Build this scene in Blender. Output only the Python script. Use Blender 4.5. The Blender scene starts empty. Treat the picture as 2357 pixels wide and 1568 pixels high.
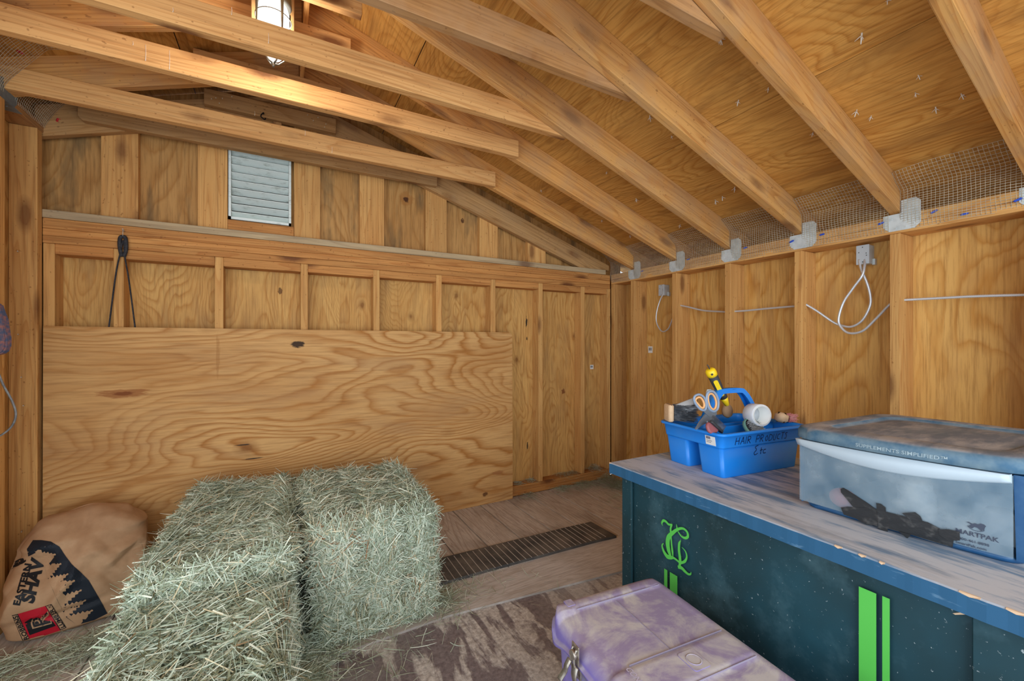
import bpy, bmesh, math, random
import numpy as np
from mathutils import Vector, Matrix, noise
from mathutils.bvhtree import BVHTree

H = 1.145                                   # eye height above the floor
F, CX, CY, YAW = 960.0, 1178.5, 790.0, 0.4998
CS, SN = math.cos(YAW), math.sin(YAW)
scene = bpy.context.scene
COL = scene.collection

# ------------------------------------------------------------------ camera
cam = bpy.data.cameras.new('camera'); camo = bpy.data.objects.new('camera', cam); COL.objects.link(camo)
cam.sensor_width = 36.0; cam.lens = 36.0 * F / 2357.0; cam.shift_y = 6.0 / 2357.0
cam.clip_start = 0.02
camo.location = (0, 0, H); camo.rotation_euler = (math.pi / 2, 0, -YAW)
scene.camera = camo
# ------------------------------------------------------------------ light and exposure
scene.view_settings.view_transform = 'Standard'; scene.view_settings.look = 'None'
scene.view_settings.gamma = 1.0; scene.view_settings.exposure = 0.42
scene.view_settings.use_curve_mapping = False
wd = bpy.data.worlds.new('daylight'); scene.world = wd; wd.use_nodes = True
wd.node_tree.nodes['Background'].inputs[0].default_value = (0.80, 0.90, 1.0, 1)
wd.node_tree.nodes['Background'].inputs[1].default_value = 1.1

def area(name, loc, rot, sx, sy, power, col=(1, 1, 1)):
    l = bpy.data.lights.new(name, 'AREA'); l.shape = 'RECTANGLE'; l.size = sx; l.size_y = sy
    l.energy = power; l.color = col
    o = bpy.data.objects.new(name, l); COL.objects.link(o); o.location = loc; o.rotation_euler = rot
    return o
# added fill light behind the camera, for daylight from a presumed doorway
area('rear_fill', (0.3, -1.55, 1.15), (math.radians(90), 0, math.radians(-12)), 2.6, 1.9, 46, (0.84, 0.92, 1.0))
# added fill light on the left, where the wall is left open for light
area('left_fill', (-1.5, 0.3, 1.2), (math.radians(90), 0, math.radians(-75)), 1.8, 1.6, 14, (0.84, 0.92, 1.0))

# ------------------------------------------------------------------ helpers
def lin(r, g, b):
    def f(c):
        c /= 255.0
        return c / 12.92 if c <= 0.04045 else ((c + 0.055) / 1.055) ** 2.4
    return (f(r), f(g), f(b), 1.0)

def ray(u, y):
    a = (u - CX) / F; b = -(y - CY) / F
    return Vector((SN + CS * a, CS - SN * a, b))
def onX(u, y, X):
    r = ray(u, y); p = r * (X / r.x); p.z += H; return p
def onY(u, y, Y):
    r = ray(u, y); p = r * (Y / r.y); p.z += H; return p
def onZ(u, y, Z):
    r = ray(u, y); p = r * ((Z - H) / r.z); p.z += H; return p

def tag(o, label, cat, group=None, kind=None):
    if label: o['label'] = label
    if cat: o['category'] = cat
    if group: o['group'] = group
    if kind: o['kind'] = kind
    return o
def struct(o): o['kind'] = 'structure'; return o
def empty(name, loc, rz=0.0):
    o = bpy.data.objects.new(name, None); COL.objects.link(o)
    o.location = loc; o.rotation_euler = (0, 0, rz); o.empty_display_size = 0.05
    return o
def link(name, me, mat=None, parent=None, smooth=False, M=None):
    """me holds vertices in the parent's frame (or in M's frame)"""
    if mat is not None: me.materials.append(mat)
    if smooth:
        me.polygons.foreach_set('use_smooth', [True] * len(me.polygons))
    o = bpy.data.objects.new(name, me); COL.objects.link(o)
    if parent: o.parent = parent
    if M is not None: o.matrix_local = M
    return o
def pymesh(name, v, f):
    me = bpy.data.meshes.new(name); me.from_pydata([tuple(p) for p in v], [], f); me.update(); return me
def frombm(name, bm):
    bmesh.ops.recalc_face_normals(bm, faces=bm.faces[:])
    me = bpy.data.meshes.new(name); bm.to_mesh(me); bm.free(); return me
def bbox(bm, c, s, M=None, bev=0.0):
    """add a box to bm: centre c, full size s"""
    m = Matrix.Translation(Vector(c)) @ Matrix.Diagonal((s[0], s[1], s[2], 1))
    if M is not None: m = M @ m
    r = bmesh.ops.create_cube(bm, size=1.0, matrix=m)
    if bev:
        es = list({e for v in r['verts'] for e in v.link_edges})
        bmesh.ops.bevel(bm, geom=es, offset=bev, segments=2 if bev > 0.003 else 1, affect='EDGES', profile=0.5)
def bcyl(bm, p0, p1, r0, r1=None, n=16, cap=True):
    p0 = Vector(p0); p1 = Vector(p1); r1 = r0 if r1 is None else r1
    d = (p1 - p0).normalized()
    q = d.to_track_quat('Z', 'Y').to_matrix()
    a = []; b = []
    for i in range(n):
        t = 2 * math.pi * i / n; w = q @ Vector((math.cos(t), math.sin(t), 0))
        a.append(bm.verts.new(p0 + w * r0)); b.append(bm.verts.new(p1 + w * r1))
    for i in range(n):
        j = (i + 1) % n
        f = bm.faces.new((a[i], a[j], b[j], b[i])); f.smooth = True
    if cap:
        bm.faces.new(a[::-1]); bm.faces.new(b)
def tube(bm, pts, r, n=8, closed=False, ribs=0.0, flat=1.0):
    """sweep a round (or flattened) section along points; r may be a list"""
    pts = [Vector(p) for p in pts]; N = len(pts); rings = []
    up = None
    for i, p in enumerate(pts):
        if closed: d = pts[(i + 1) % N] - pts[i - 1]
        else: d = pts[min(i + 1, N - 1)] - pts[max(i - 1, 0)]
        d.normalize()
        if up is None:
            up = Vector((0, 0, 1)) if abs(d.z) < 0.9 else Vector((1, 0, 0))
        s = d.cross(up).normalized(); up = s.cross(d).normalized()
        rr = (r[i] if hasattr(r, '__len__') else r)
        if ribs and i % 2: rr *= (1 - ribs)
        ring = []
        for k in range(n):
            t = 2 * math.pi * k / n
            ring.append(bm.verts.new(p + s * math.cos(t) * rr + up * math.sin(t) * rr * flat))
        rings.append(ring)
    M = N if closed else N - 1
    for i in range(M):
        a = rings[i]; b = rings[(i + 1) % N]
        for k in range(n):
            l = (k + 1) % n
            f = bm.faces.new((a[k], a[l], b[l], b[k])); f.smooth = True
    if not closed:
        bm.faces.new(rings[0][::-1]); bm.faces.new(rings[-1])
def lathe(bm, prof, n=24, M=None):
    M = M or Matrix.Identity(4); rings = []
    for r, z in prof:
        rings.append([bm.verts.new(M @ Vector((r * math.cos(2 * math.pi * k / n), r * math.sin(2 * math.pi * k / n), z))) for k in range(n)])
    for i in range(len(rings) - 1):
        for k in range(n):
            l = (k + 1) % n
            f = bm.faces.new((rings[i][k], rings[i][l], rings[i + 1][l], rings[i + 1][k])); f.smooth = True
    if prof[0][0] > 1e-5: bm.faces.new(rings[0][::-1])
    if prof[-1][0] > 1e-5: bm.faces.new(rings[-1])
def prism(bm, poly, off):
    """poly: list of 3-D points (planar), off: extrusion vector"""
    off = Vector(off); a = [bm.verts.new(Vector(p)) for p in poly]; b = [bm.verts.new(Vector(p) + off) for p in poly]
    bm.faces.new(a); bm.faces.new(b[::-1]); n = len(a)
    for i in range(n):
        j = (i + 1) % n; bm.faces.new((a[j], a[i], b[i], b[j]))
def spline(pts, n=8, closed=False):
    P = [Vector(p) for p in pts]; out = []; N = len(P)
    R = range(N) if closed else range(N - 1)
    for i in R:
        if closed: p0, p1, p2, p3 = P[i - 1], P[i], P[(i + 1) % N], P[(i + 2) % N]
        else: p0, p1, p2, p3 = P[max(i - 1, 0)], P[i], P[i + 1], P[min(i + 2, N - 1)]
        for k in range(n):
            t = k / n
            out.append(0.5 * ((2 * p1) + (-p0 + p2) * t + (2 * p0 - 5 * p1 + 4 * p2 - p3) * t * t + (-p0 + 3 * p1 - 3 * p2 + p3) * t ** 3))
    if not closed: out.append(P[-1].copy())
    return out
def copy_tree(o, parent=None):
    c = o.copy(); COL.objects.link(c)
    if parent: c.parent = parent
    for ch in [x for x in bpy.data.objects if x.parent == o]: copy_tree(ch, c)
    return c
def textmesh(body, size=1.0, bold=0.0, sx=1.0, shear=0.0, ext=0.0):
    c = bpy.data.curves.new('txt', 'FONT'); c.body = body; c.size = size; c.offset = bold; c.shear = shear
    c.extrude = ext; c.resolution_u = 3; c.align_x = 'LEFT'
    o = bpy.data.objects.new('txt', c); COL.objects.link(o)
    dg = bpy.context.evaluated_depsgraph_get()
    me = bpy.data.meshes.new_from_object(o.evaluated_get(dg))
    bpy.data.objects.remove(o); bpy.data.curves.remove(c)
    for v in me.vertices: v.co.x *= sx
    return me

# ------------------------------------------------------------------ materials
class NT:
    def __init__(s, name):
        s.m = bpy.data.materials.new(name); s.m.use_nodes = True; s.t = s.m.node_tree
        s.b = s.t.nodes['Principled BSDF']; s.out = s.t.nodes['Material Output']
    def n(s, ty, **k):
        x = s.t.nodes.new(ty)
        for a, v in k.items(): setattr(x, a, v)
        return x
    def l(s, a, b): s.t.links.new(a, b)
    def val(s, x, inp):
        if isinstance(x, (int, float)): inp.default_value = x
        elif isinstance(x, (tuple, list)): inp.default_value = x
        else: s.l(x, inp)
    def math(s, op, a, b=0.0, c=None, clamp=False):
        x = s.n('ShaderNodeMath', operation=op, use_clamp=clamp); s.val(a, x.inputs[0]); s.val(b, x.inputs[1])
        if c is not None: s.val(c, x.inputs[2])
        return x.outputs[0]
    def mix(s, f, a, b, mode='MIX'):
        x = s.n('ShaderNodeMix', data_type='RGBA', blend_type=mode); x.clamp_factor = True
        s.val(f, x.inputs[0]); s.val(a, x.inputs[6]); s.val(b, x.inputs[7]); return x.outputs[2]
    def coord(s, which='Object'):
        return s.n('ShaderNodeTexCoord').outputs[which]
    def scale(s, v, sc, off=None):
        x = s.n('ShaderNodeVectorMath', operation='MULTIPLY'); s.l(v, x.inputs[0]); x.inputs[1].default_value = sc
        r = x.outputs[0]
        if off is not None:
            y = s.n('ShaderNodeVectorMath', operation='ADD'); s.l(r, y.inputs[0]); s.val(off, y.inputs[1]); r = y.outputs[0]
        return r
    def noise(s, v, sc, det=2.0, rough=0.5, dist=0.0, col=False):
        x = s.n('ShaderNodeTexNoise'); s.l(v, x.inputs['Vector']); x.inputs['Scale'].default_value = sc
        x.inputs['Detail'].default_value = det; x.inputs['Roughness'].default_value = rough; x.inputs['Distortion'].default_value = dist
        return x.outputs['Color' if col else 'Fac']
    def ramp(s, f, stops, interp='LINEAR'):
        x = s.n('ShaderNodeValToRGB'); s.l(f, x.inputs[0]); cr = x.color_ramp; cr.interpolation = interp
        while len(cr.elements) < len(stops): cr.elements.new(0.5)
        for e, (p, c) in zip(cr.elements, stops):
            e.position = p; e.color = c if hasattr(c, '__len__') else (c, c, c, 1)
        return x.outputs[0]
    def bump(s, h, st=0.3, d=0.002):
        x = s.n('ShaderNodeBump'); s.l(h, x.inputs['Height']); x.inputs['Strength'].default_value = st; x.inputs['Distance'].default_value = d
        s.l(x.outputs[0], s.b.inputs['Normal'])
    def fin(s, col, rough=0.7, spec=0.3, metal=0.0):
        s.val(col, s.b.inputs['Base Color']); s.val(rough, s.b.inputs['Roughness'])
        s.b.inputs['Specular IOR Level'].default_value = spec; s.b.inputs['Metallic'].default_value = metal
        return s.m

def randoff(t):
    """a per-object random offset vector"""
    oi = t.n('ShaderNodeObjectInfo').outputs['Random']
    c = t.n('ShaderNodeCombineXYZ')
    t.l(t.math('MULTIPLY', oi, 37.0), c.inputs[0]); t.l(t.math('MULTIPLY', oi, 91.0), c.inputs[1]); t.l(t.math('MULTIPLY', oi, 53.0), c.inputs[2])
    return c.outputs[0], oi

def lumber_mat(name, light, mid, dark, knots=1.0, dusty=0.0, sat=1.0, grey=None):
    """sawn softwood; grain runs along the object's own X"""
    t = NT(name); co = t.coord(); off, oi = randoff(t)
    p = t.scale(co, (1, 1, 1), off)
    g = t.noise(t.scale(p, (0.55, 9.0, 9.0)), 1.0, 2.0, 0.45, 0.5)
    fr = t.math('FRACT', t.math('MULTIPLY', g, 13.0))
    line = t.ramp(fr, [(0.0, 0.15), (0.12, 0.0), (0.55, 0.12), (0.86, 0.75), (0.95, 1.0), (1.0, 0.15)])
    fib = t.noise(t.scale(p, (3.0, 110.0, 110.0)), 1.0, 4.0, 0.65)
    big = t.noise(t.scale(p, (1.6, 7.0, 7.0)), 1.0, 3.0, 0.55)
    c = t.mix(t.math('MULTIPLY', line, 0.85), light, mid)
    c = t.mix(t.math('MULTIPLY', t.ramp(big, [(0.40, 0.0), (0.72, 1.0)]), 0.55), c, mid)
    c = t.mix(t.math('MULTIPLY', t.ramp(fib, [(0.48, 0.0), (0.70, 1.0)]), 0.5), c, dark)
    # knots
    v = t.n('ShaderNodeTexVoronoi'); t.l(t.scale(p, (2.6, 7.5, 7.5)), v.inputs['Vector']); v.inputs['Scale'].default_value = 1.0
    k = t.ramp(t.math('ADD', v.outputs['Distance'], t.math('MULTIPLY', t.noise(t.scale(p, (1, 1, 1)), 40.0), 0.05)), [(0.13, 1.0), (0.16, 0.75), (0.27, 0.0)])
    c = t.mix(t.math('MULTIPLY', k, 0.9 * knots), c, lin(112, 64, 34))
    # small specks and mill dirt
    sp = t.ramp(t.noise(t.scale(p, (1.0, 1.6, 1.6)), 55.0, 1.0), [(0.70, 0.0), (0.76, 1.0)])
    c = t.mix(t.math('MULTIPLY', sp, 0.55), c, dark)
    hsv = t.n('ShaderNodeHueSaturation'); t.l(c, hsv.inputs['Color'])
    t.l(t.math('ADD', t.math('MULTIPLY', oi, 0.20), 0.84), hsv.inputs['Value']); hsv.inputs['Saturation'].default_value = sat * 1.0; hsv.inputs['Hue'].default_value = 0.5025
    c = hsv.outputs[0]
    if grey is not None:
        d = t.ramp(t.noise(p, 6.0, 4.0, 0.6), [(0.42, 0.0), (0.62, 1.0)])
        c = t.mix(t.math('MULTIPLY', d, dusty), c, grey)
    t.bump(t.math('ADD', fib, t.math('MULTIPLY', line, 0.3)), 0.25, 0.0012)
    return t.fin(c, 0.72, 0.25)

def ply_mat(name, light, mid, dark, axis='X', K=11.0, sc=1.0, lines=0.7, stains=0.35, stain_col=None, perp='Z',
            spots=(), roughs=0.7, wander=1.0, deep=None):
    """rotary-cut plywood: contour lines of a stretched noise give the cathedral figure"""
    t = NT(name); co = t.coord(); off, oi = randoff(t)
    base = co
    p = t.scale(co, (1, 1, 1), off)
    def st(a, b):           # a along the grain, b across
        d = {'X': (a, b, b), 'Y': (b, a, b), 'Z': (b, b, a)}[axis]
        return tuple(x * sc for x in d)
    w = t.noise(t.scale(p, st(1.2, 3.0)), 1.0, 2.0, 0.5, col=True)
    wv = t.n('ShaderNodeVectorMath', operation='SCALE'); t.l(w, wv.inputs[0]); wv.inputs['Scale'].default_value = 0.35 * wander
    q = t.n('ShaderNodeVectorMath', operation='ADD'); t.l(t.scale(p, st(0.62, 2.1)), q.inputs[0]); t.l(wv.outputs[0], q.inputs[1])
    g = t.noise(q.outputs[0], 1.0, 1.6, 0.42, 0.35)
    gj = t.math('ADD', g, t.math('MULTIPLY', t.noise(t.scale(p, st(5.0, 30.0)), 1.0, 2.0), 0.022))
    fr = t.math('FRACT', t.math('MULTIPLY', gj, K * 2.0))
    line = t.ramp(fr, [(0.0, 0.35), (0.10, 0.0), (0.50, 0.06), (0.74, 0.55), (0.90, 1.0), (1.0, 0.35)])
    reg = t.ramp(t.noise(t.scale(p, st(0.8, 1.6)), 1.0, 2.0), [(0.34, 0.35), (0.6, 1.0)])
    line = t.math('MULTIPLY', line, reg)
    fib = t.noise(t.scale(p, st(4.0, 85.0)), 1.0, 4.0, 0.65)
    big = t.noise(t.scale(p, st(1.3, 4.2)), 1.0, 3.0, 0.55)
    c = t.mix(t.math('MULTIPLY', line, lines), light, mid)
    c = t.mix(t.math('MULTIPLY', t.ramp(big, [(0.42, 0.0), (0.7, 1.0)]), 0.45), c, mid)
    c = t.mix(t.math('MULTIPLY', t.ramp(fib, [(0.46, 0.0), (0.70, 1.0)]), 0.50), c, dark)
    v = t.n('ShaderNodeTexVoronoi'); t.l(t.scale(p, st(1.7, 2.6)), v.inputs['Vector']); v.inputs['Scale'].default_value = 1.0
    kn = t.ramp(t.math('ADD', v.outputs['Distance'], t.math('MULTIPLY', t.noise(p, 45.0), 0.03)), [(0.05, 1.0), (0.075, 0.5), (0.14, 0.0)])
    c = t.mix(t.math('MULTIPLY', kn, 0.8), c, dark)
    if stain_col is not None:
        sN = t.ramp(t.noise(t.scale(p, st(0.9, 4.0)), 1.6, 4.0, 0.6), [(0.52, 0.0), (0.68, 1.0)])
        c = t.mix(t.math('MULTIPLY', sN, stains), c, stain_col)
    for (sx, sy, sz, rx, rz, colr, amt) in spots:      # blemishes with their own shape, placed on the board
        m = t.n('ShaderNodeVectorMath', operation='SUBTRACT'); t.l(base, m.inputs[0]); m.inputs[1].default_value = (sx, sy, sz)
        mm = t.scale(m.outputs[0], (1 / rx, 0.0, 1 / rz))
        ln = t.n('ShaderNodeVectorMath', operation='LENGTH'); t.l(mm, ln.inputs[0])
        nn = t.math('MULTIPLY', t.math('SUBTRACT', t.noise(t.scale(base, (0.6 / rx, 1, 0.9 / rz)), 1.6, 3.0, 0.7), 0.5), 1.9)
        f = t.ramp(t.math('ADD', ln.outputs['Value'], nn), [(0.70, 1.0), (1.0, 0.0)])
        c = t.mix(t.math('MULTIPLY', f, amt), c, colr)
    hsv = t.n('ShaderNodeHueSaturation'); t.l(c, hsv.inputs['Color'])
    t.l(t.math('ADD', t.math('MULTIPLY', oi, 0.10), 0.90), hsv.inputs['Value']); hsv.inputs['Saturation'].default_value = 1.03; hsv.inputs['Hue'].default_value = 0.503
    t.bump(t.math('ADD', fib, t.math('MULTIPLY', line, 0.5)), 0.2, 0.001)
    return t.fin(hsv.outputs[0], roughs, 0.25)

def plain(name, col, rough=0.5, metal=0.0, spec=0.5, var=0.0, varcol=None, sc=20.0, bump=0.0):
    t = NT(name); c = col
    if var:
        n = t.noise(t.coord(), sc, 4.0, 0.6)
        c = t.mix(t.math('MULTIPLY', t.ramp(n, [(0.42, 0.0), (0.66, 1.0)]), var), col, varcol)
        if bump: t.bump(n, bump, 0.002)
    return t.fin(c, rough, spec, metal)

RAFT = lumber_mat('rafter_wood', lin(222, 166, 98), lin(196, 132, 70), lin(132, 78, 36), 0.8, 0.35, 1.0, lin(176, 146, 112))
TIE = lumber_mat('tie_wood', lin(228, 174, 112), lin(206, 146, 86), lin(140, 86, 44), 1.0)
ROUGH = lumber_mat('rough_wood', lin(190, 140, 88), lin(158, 110, 66), lin(108, 70, 40), 0.6, 0.45, 1.0, lin(178, 142, 104))
WEATH = lumber_mat('weathered_wood', lin(200, 154, 100), lin(172, 124, 74), lin(112, 74, 42), 0.8, 0.3, 1.0, lin(176, 144, 104))
STUD = lumber_mat('stud_wood', lin(222, 170, 104), lin(200, 140, 78), lin(138, 84, 42), 0.8)
PLATE = lumber_mat('plate_wood', lin(206, 146, 84), lin(182, 116, 60), lin(112, 62, 30), 1.0)
GREYPL = lumber_mat('grey_plate_wood', lin(204, 174, 124), lin(176, 142, 94), lin(110, 84, 54), 0.8, 0.35, 0.85, lin(168, 150, 120))
WALLPLY = ply_mat('wall_plywood', lin(224, 176, 108), lin(198, 140, 74), lin(140, 88, 44), 'Z', 12.0, 1.3, 0.95, 0.4, lin(176, 130, 86))
FARPLY = ply_mat('far_wall_plywood', lin(218, 170, 106), lin(188, 132, 74), lin(128, 80, 42), 'Z', 13.0, 1.7, 1.0, 0.4, lin(164, 124, 82),
                spots=[(1.651, 0, 1.307, 0.010, 0.040, lin(40, 34, 28), 0.95), (1.655, 0, 1.18, 0.006, 0.016, lin(50, 40, 32), 0.9), (1.66, 0, 0.345, 0.008, 0.03, lin(50, 40, 32), 0.9), (1.50, 0, 0.98, 0.03, 0.04, lin(140, 84, 46), 0.8), (2.0, 0, 0.75, 0.018, 0.022, lin(120, 66, 38), 0.85), (-0.02, 0, 1.45, 0.012, 0.02, lin(90, 56, 32), 0.8)])
GABPLY = ply_mat('gable_plywood', lin(200, 152, 96), lin(170, 118, 66), lin(104, 68, 38), 'Z', 9.0, 1.5, 0.75, 0.75, lin(112, 90, 62),
               spots=[(0.716, 0, 2.108, 0.05, 0.05, lin(168, 112, 62), 0.6), (0.716, 0, 2.108, 0.020, 0.022, lin(78, 44, 26), 0.95), (1.12, 0, 2.02, 0.014, 0.018, lin(84, 50, 30), 0.9), (-0.10, 0, 1.80, 0.10, 0.05, lin(84, 80, 52), 0.5)])
CEILPLY = ply_mat('ceiling_plywood', lin(216, 160, 90), lin(184, 122, 60), lin(118, 70, 32), 'Y', 15.0, 1.5, 0.85, 0.6, lin(150, 104, 58))
PANEL = ply_mat('panel_plywood', lin(216, 168, 112), lin(176, 116, 62), lin(138, 88, 48), 'X', 15.0, 1.0, 1.0, 0.3, lin(172, 134, 98),
                spots=[(-0.184, 0, 0.522, 0.040, 0.020, lin(48, 34, 26), 0.95), (-0.935, 0, 0.285, 0.046, 0.010, lin(62, 30, 20), 0.95),
                       (-0.935, 0, 0.285, 0.10, 0.022, lin(150, 86, 48), 0.7), (-0.45, 0, -0.02, 0.04, 0.004, lin(50, 40, 34), 0.9),
                       (-0.40, 0, -0.10, 0.05, 0.004, lin(50, 40, 34), 0.9), (-0.56, 0, 0.46, 0.010, 0.12, lin(160, 108, 62), 0.45),
                       (0.99, 0, -0.535, 0.022, 0.015, lin(104, 66, 40), 0.9), (1.09, 0, -0.40, 0.05, 0.016, lin(168, 112, 70), 0.9)])
GALV = plain('galvanised_steel', lin(208, 216, 216), 0.5, 0.2, 0.5, 0.5, lin(168, 178, 180), 30.0)
WIRE = plain('galvanised_wire', lin(206, 196, 172), 0.55, 0.1, 0.4, 0.4, lin(120, 104, 84), 40.0)
STEEL = plain('bright_steel', lin(214, 217, 220), 0.35, 0.45, 0.6)
RUST = plain('worn_latch_steel', lin(186, 180, 168), 0.4, 0.8, 0.5, 0.7, lin(120, 92, 72), 60.0)
NAILM = plain('nail_steel', lin(196, 190, 176), 0.5, 0.4, 0.5)
BLACK = plain('black_ink', lin(24, 26, 30), 0.6, 0, 0.3)
MARK = plain('marker_ink', lin(6, 22, 74), 0.6, 0, 0.3)
RED = plain('red_ink', lin(186, 24, 44), 0.6, 0, 0.3)
NAVY = plain('navy_ink', lin(26, 34, 44), 0.65, 0, 0.3)
WHITE = plain('white_paper', lin(232, 232, 228), 0.6)
REDSTAPLE = plain('red_staple', lin(180, 40, 50), 0.4)
BLUESTAPLE = plain('blue_staple', lin(40, 80, 190), 0.4)

# ------------------------------------------------------------------ timber builders
def board(name, a, b, mat, axis, parent=None, bev=0.002):
    """axis-aligned board between corners a and b, grain along axis; local X is that axis"""
    a = Vector(a); b = Vector(b); c = (a + b) / 2; s = b - a
    s = Vector((abs(s.x), abs(s.y), abs(s.z)))
    bm = bmesh.new()
    if axis == 'X': R = Matrix.Identity(4); sz = (s.x, s.y, s.z)
    elif axis == 'Y': R = Matrix.Rotation(math.pi / 2, 4, 'Z'); sz = (s.y, s.x, s.z)
    else: R = Matrix.Rotation(-math.pi / 2, 4, 'Y'); sz = (s.z, s.y, s.x)
    bbox(bm, (0, 0, 0), sz, bev=bev)
    return link(name, frombm(name, bm), mat, parent, M=Matrix.Translation(c) @ R)
def profile_board(name, poly, y0, y1, ang, mat):
    """poly in world x,z; extruded from y0 to y1; grain along the direction ang in the xz plane"""
    ox = sum(p[0] for p in poly) / len(poly); oz = sum(p[1] for p in poly) / len(poly)
    M = Matrix.Translation((ox, (y0 + y1) / 2, oz)) @ Matrix.Rotation(ang, 4, 'Y')
    Mi = M.inverted(); bm = bmesh.new()
    P = [Mi @ Vector((x, y0, z)) for x, z in poly]
    off = (Mi.to_3x3() @ Vector((0, y1 - y0, 0)))
    prism(bm, P, off)
    es = [e for e in bm.edges]
    bmesh.ops.bevel(bm, geom=es, offset=0.002, segments=1, affect='EDGES')
    return link(name, frombm(name, bm), mat, M=M)

RY = [2.434, 2.028, 1.622, 1.215, 0.809, 0.403, -0.004, -0.41]
XR, XS = 2.43, 2.572             # right wall: stud fronts, sheathing
YF, YS = 2.70, 2.79              # far wall: stud fronts, sheathing
XL = -0.97
RX, SR, SL = 0.08, 0.333, 0.36   # ridge, slopes
PT = H + 0.577                   # top of right wall plates
def ur(x): return H + 0.592 + SR * (XR - x)        # underside of right rafters
def ul(x): return H + 1.003 + SL * (x - XL)        # underside of left rafters
DV = 0.147
ORD = ['farthest', 'second', 'third', 'fourth', 'fifth', 'sixth', 'seventh', 'eighth']

# ------------------------------------------------------------------ shell
def slab(name, corners, thick, mat, M=None):
    """corners: 4 points of the visible face, thick: vector"""
    bm = bmesh.new(); prism(bm, corners, thick)
    return struct(link(name, frombm(name, bm), mat))

# floor material: worn, dusty boards and ply
def floor_mat(name, axis, light, mid, dark, seams=None):
    t = NT(name); co = t.coord(); off, oi = randoff(t); p = t.scale(co, (1, 1, 1), off)
    a = {'X': (1.2, 14.0, 1.0), 'Y': (14.0, 1.2, 1.0)}[axis]
    g = t.noise(t.scale(p, tuple(x * 0.5 for x in a)), 1.0, 2.0, 0.5, 0.6)
    line = t.ramp(t.math('FRACT', t.math('MULTIPLY', g, 16.0)), [(0, 0.2), (0.1, 0.0), (0.6, 0.1), (0.9, 1.0), (1, 0.2)])
    fib = t.noise(t.scale(p, tuple(x * 9 for x in a)), 1.0, 3.0, 0.6)
    c = t.mix(t.math('MULTIPLY', line, 0.9), light, mid)
    c = t.mix(t.math('MULTIPLY', t.ramp(fib, [(0.45, 0.0), (0.7, 1.0)]), 0.45), c, dark)
    d = t.ramp(t.noise(p, 5.0, 5.0, 0.65), [(0.45, 0.0), (0.62, 1.0)])
    c = t.mix(t.math('MULTIPLY', d, 0.5), c, lin(176, 164, 150))
    d2 = t.ramp(t.noise(t.scale(p, (1, 1, 1), (7, 3, 1)), 2.2, 4.0, 0.6), [(0.50, 0.0), (0.62, 1.0)])
    c = t.mix(t.math('MULTIPLY', d2, 0.35), c, dark)
    t.bump(t.math('ADD', fib, line), 0.25, 0.001)
    return t.fin(c, 0.8, 0.2)
FL1 = floor_mat('plank_floor', 'Y', lin(206, 198, 188), lin(176, 160, 146), lin(122, 108, 98))
FL2 = floor_mat('ply_floor', 'X', lin(206, 198, 190), lin(184, 172, 160), lin(134, 122, 114))
def worn_floor():
    t = NT('worn_ply_floor'); co = t.coord()
    g = t.noise(t.scale(co, (1.6, 1.1, 1.0)), 1.5, 3.0, 0.55, 0.8)
    str_ = t.noise(t.scale(co, (11.0, 2.6, 1.0)), 1.0, 5.0, 0.60, 0.5)
    patch = t.ramp(t.math('ADD', t.math('MULTIPLY', g, 0.45), t.math('MULTIPLY', str_, 0.6)), [(0.515, 0.0), (0.55, 1.0)])
    fine = t.noise(co, 60.0, 4.0, 0.7)
    lightc = t.mix(t.ramp(fine, [(0.35, 0.0), (0.65, 1.0)]), lin(160, 150, 142), lin(220, 214, 206))
    darkc = t.mix(t.ramp(fine, [(0.35, 0.0), (0.7, 1.0)]), lin(112, 100, 100), lin(150, 138, 136))
    c = t.mix(patch, darkc, lightc)
    dust = t.ramp(t.noise(t.scale(co, (1, 1, 1), (3, 8, 0)), 1.8, 3.0), [(0.48, 0.0), (0.66, 1.0)])
    c = t.mix(t.math('MULTIPLY', dust, 0.55), c, lin(172, 166, 160))
    t.bump(t.math('ADD', t.math('MULTIPLY', patch, 0.6), fine), 0.5, 0.003)
    return t.fin(c, 0.85, 0.2)
WORN = worn_floor()
FX0 = -1.06
slab('floor', [(FX0, -2.0, 0), (XS, -2.0, 0), (XS, 1.66, 0), (FX0, 1.66, 0)], (0, 0, -0.02), WORN)
slab('floor', [(FX0, 1.66, -0.004), (XS, 1.66, -0.004), (XS, YS, -0.004), (FX0, YS, -0.004)], (0, 0, -0.02), BLACK)
slab('floor', [(FX0, 1.60, 0.0095), (0.6, 1.655, 0.0095), (1.5, 1.56, 0.0095), (XS, 1.50, 0.0095), (XS, 1.862, 0.0095), (FX0, 1.862, 0.0095)][:6], (0, 0, -0.009), FL2)
pl_x = [FX0, -0.62, -0.22, 0.18, 0.41, 0.61, 0.80, 1.00, 1.205, 1.42, 1.60, 1.80, 2.00, 2.21, XS]
for i in range(len(pl_x) - 1):
    x0, x1 = pl_x[i] + 0.0025, pl_x[i + 1] - 0.0025
    bm = bmesh.new(); bbox(bm, ((x0 + x1) / 2, (1.866 + YF) / 2, 0.0), (x1 - x0, YF - 1.866, 0.018), bev=0.0015)
    struct(link('floor', frombm('floor', bm), FL1))

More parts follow.
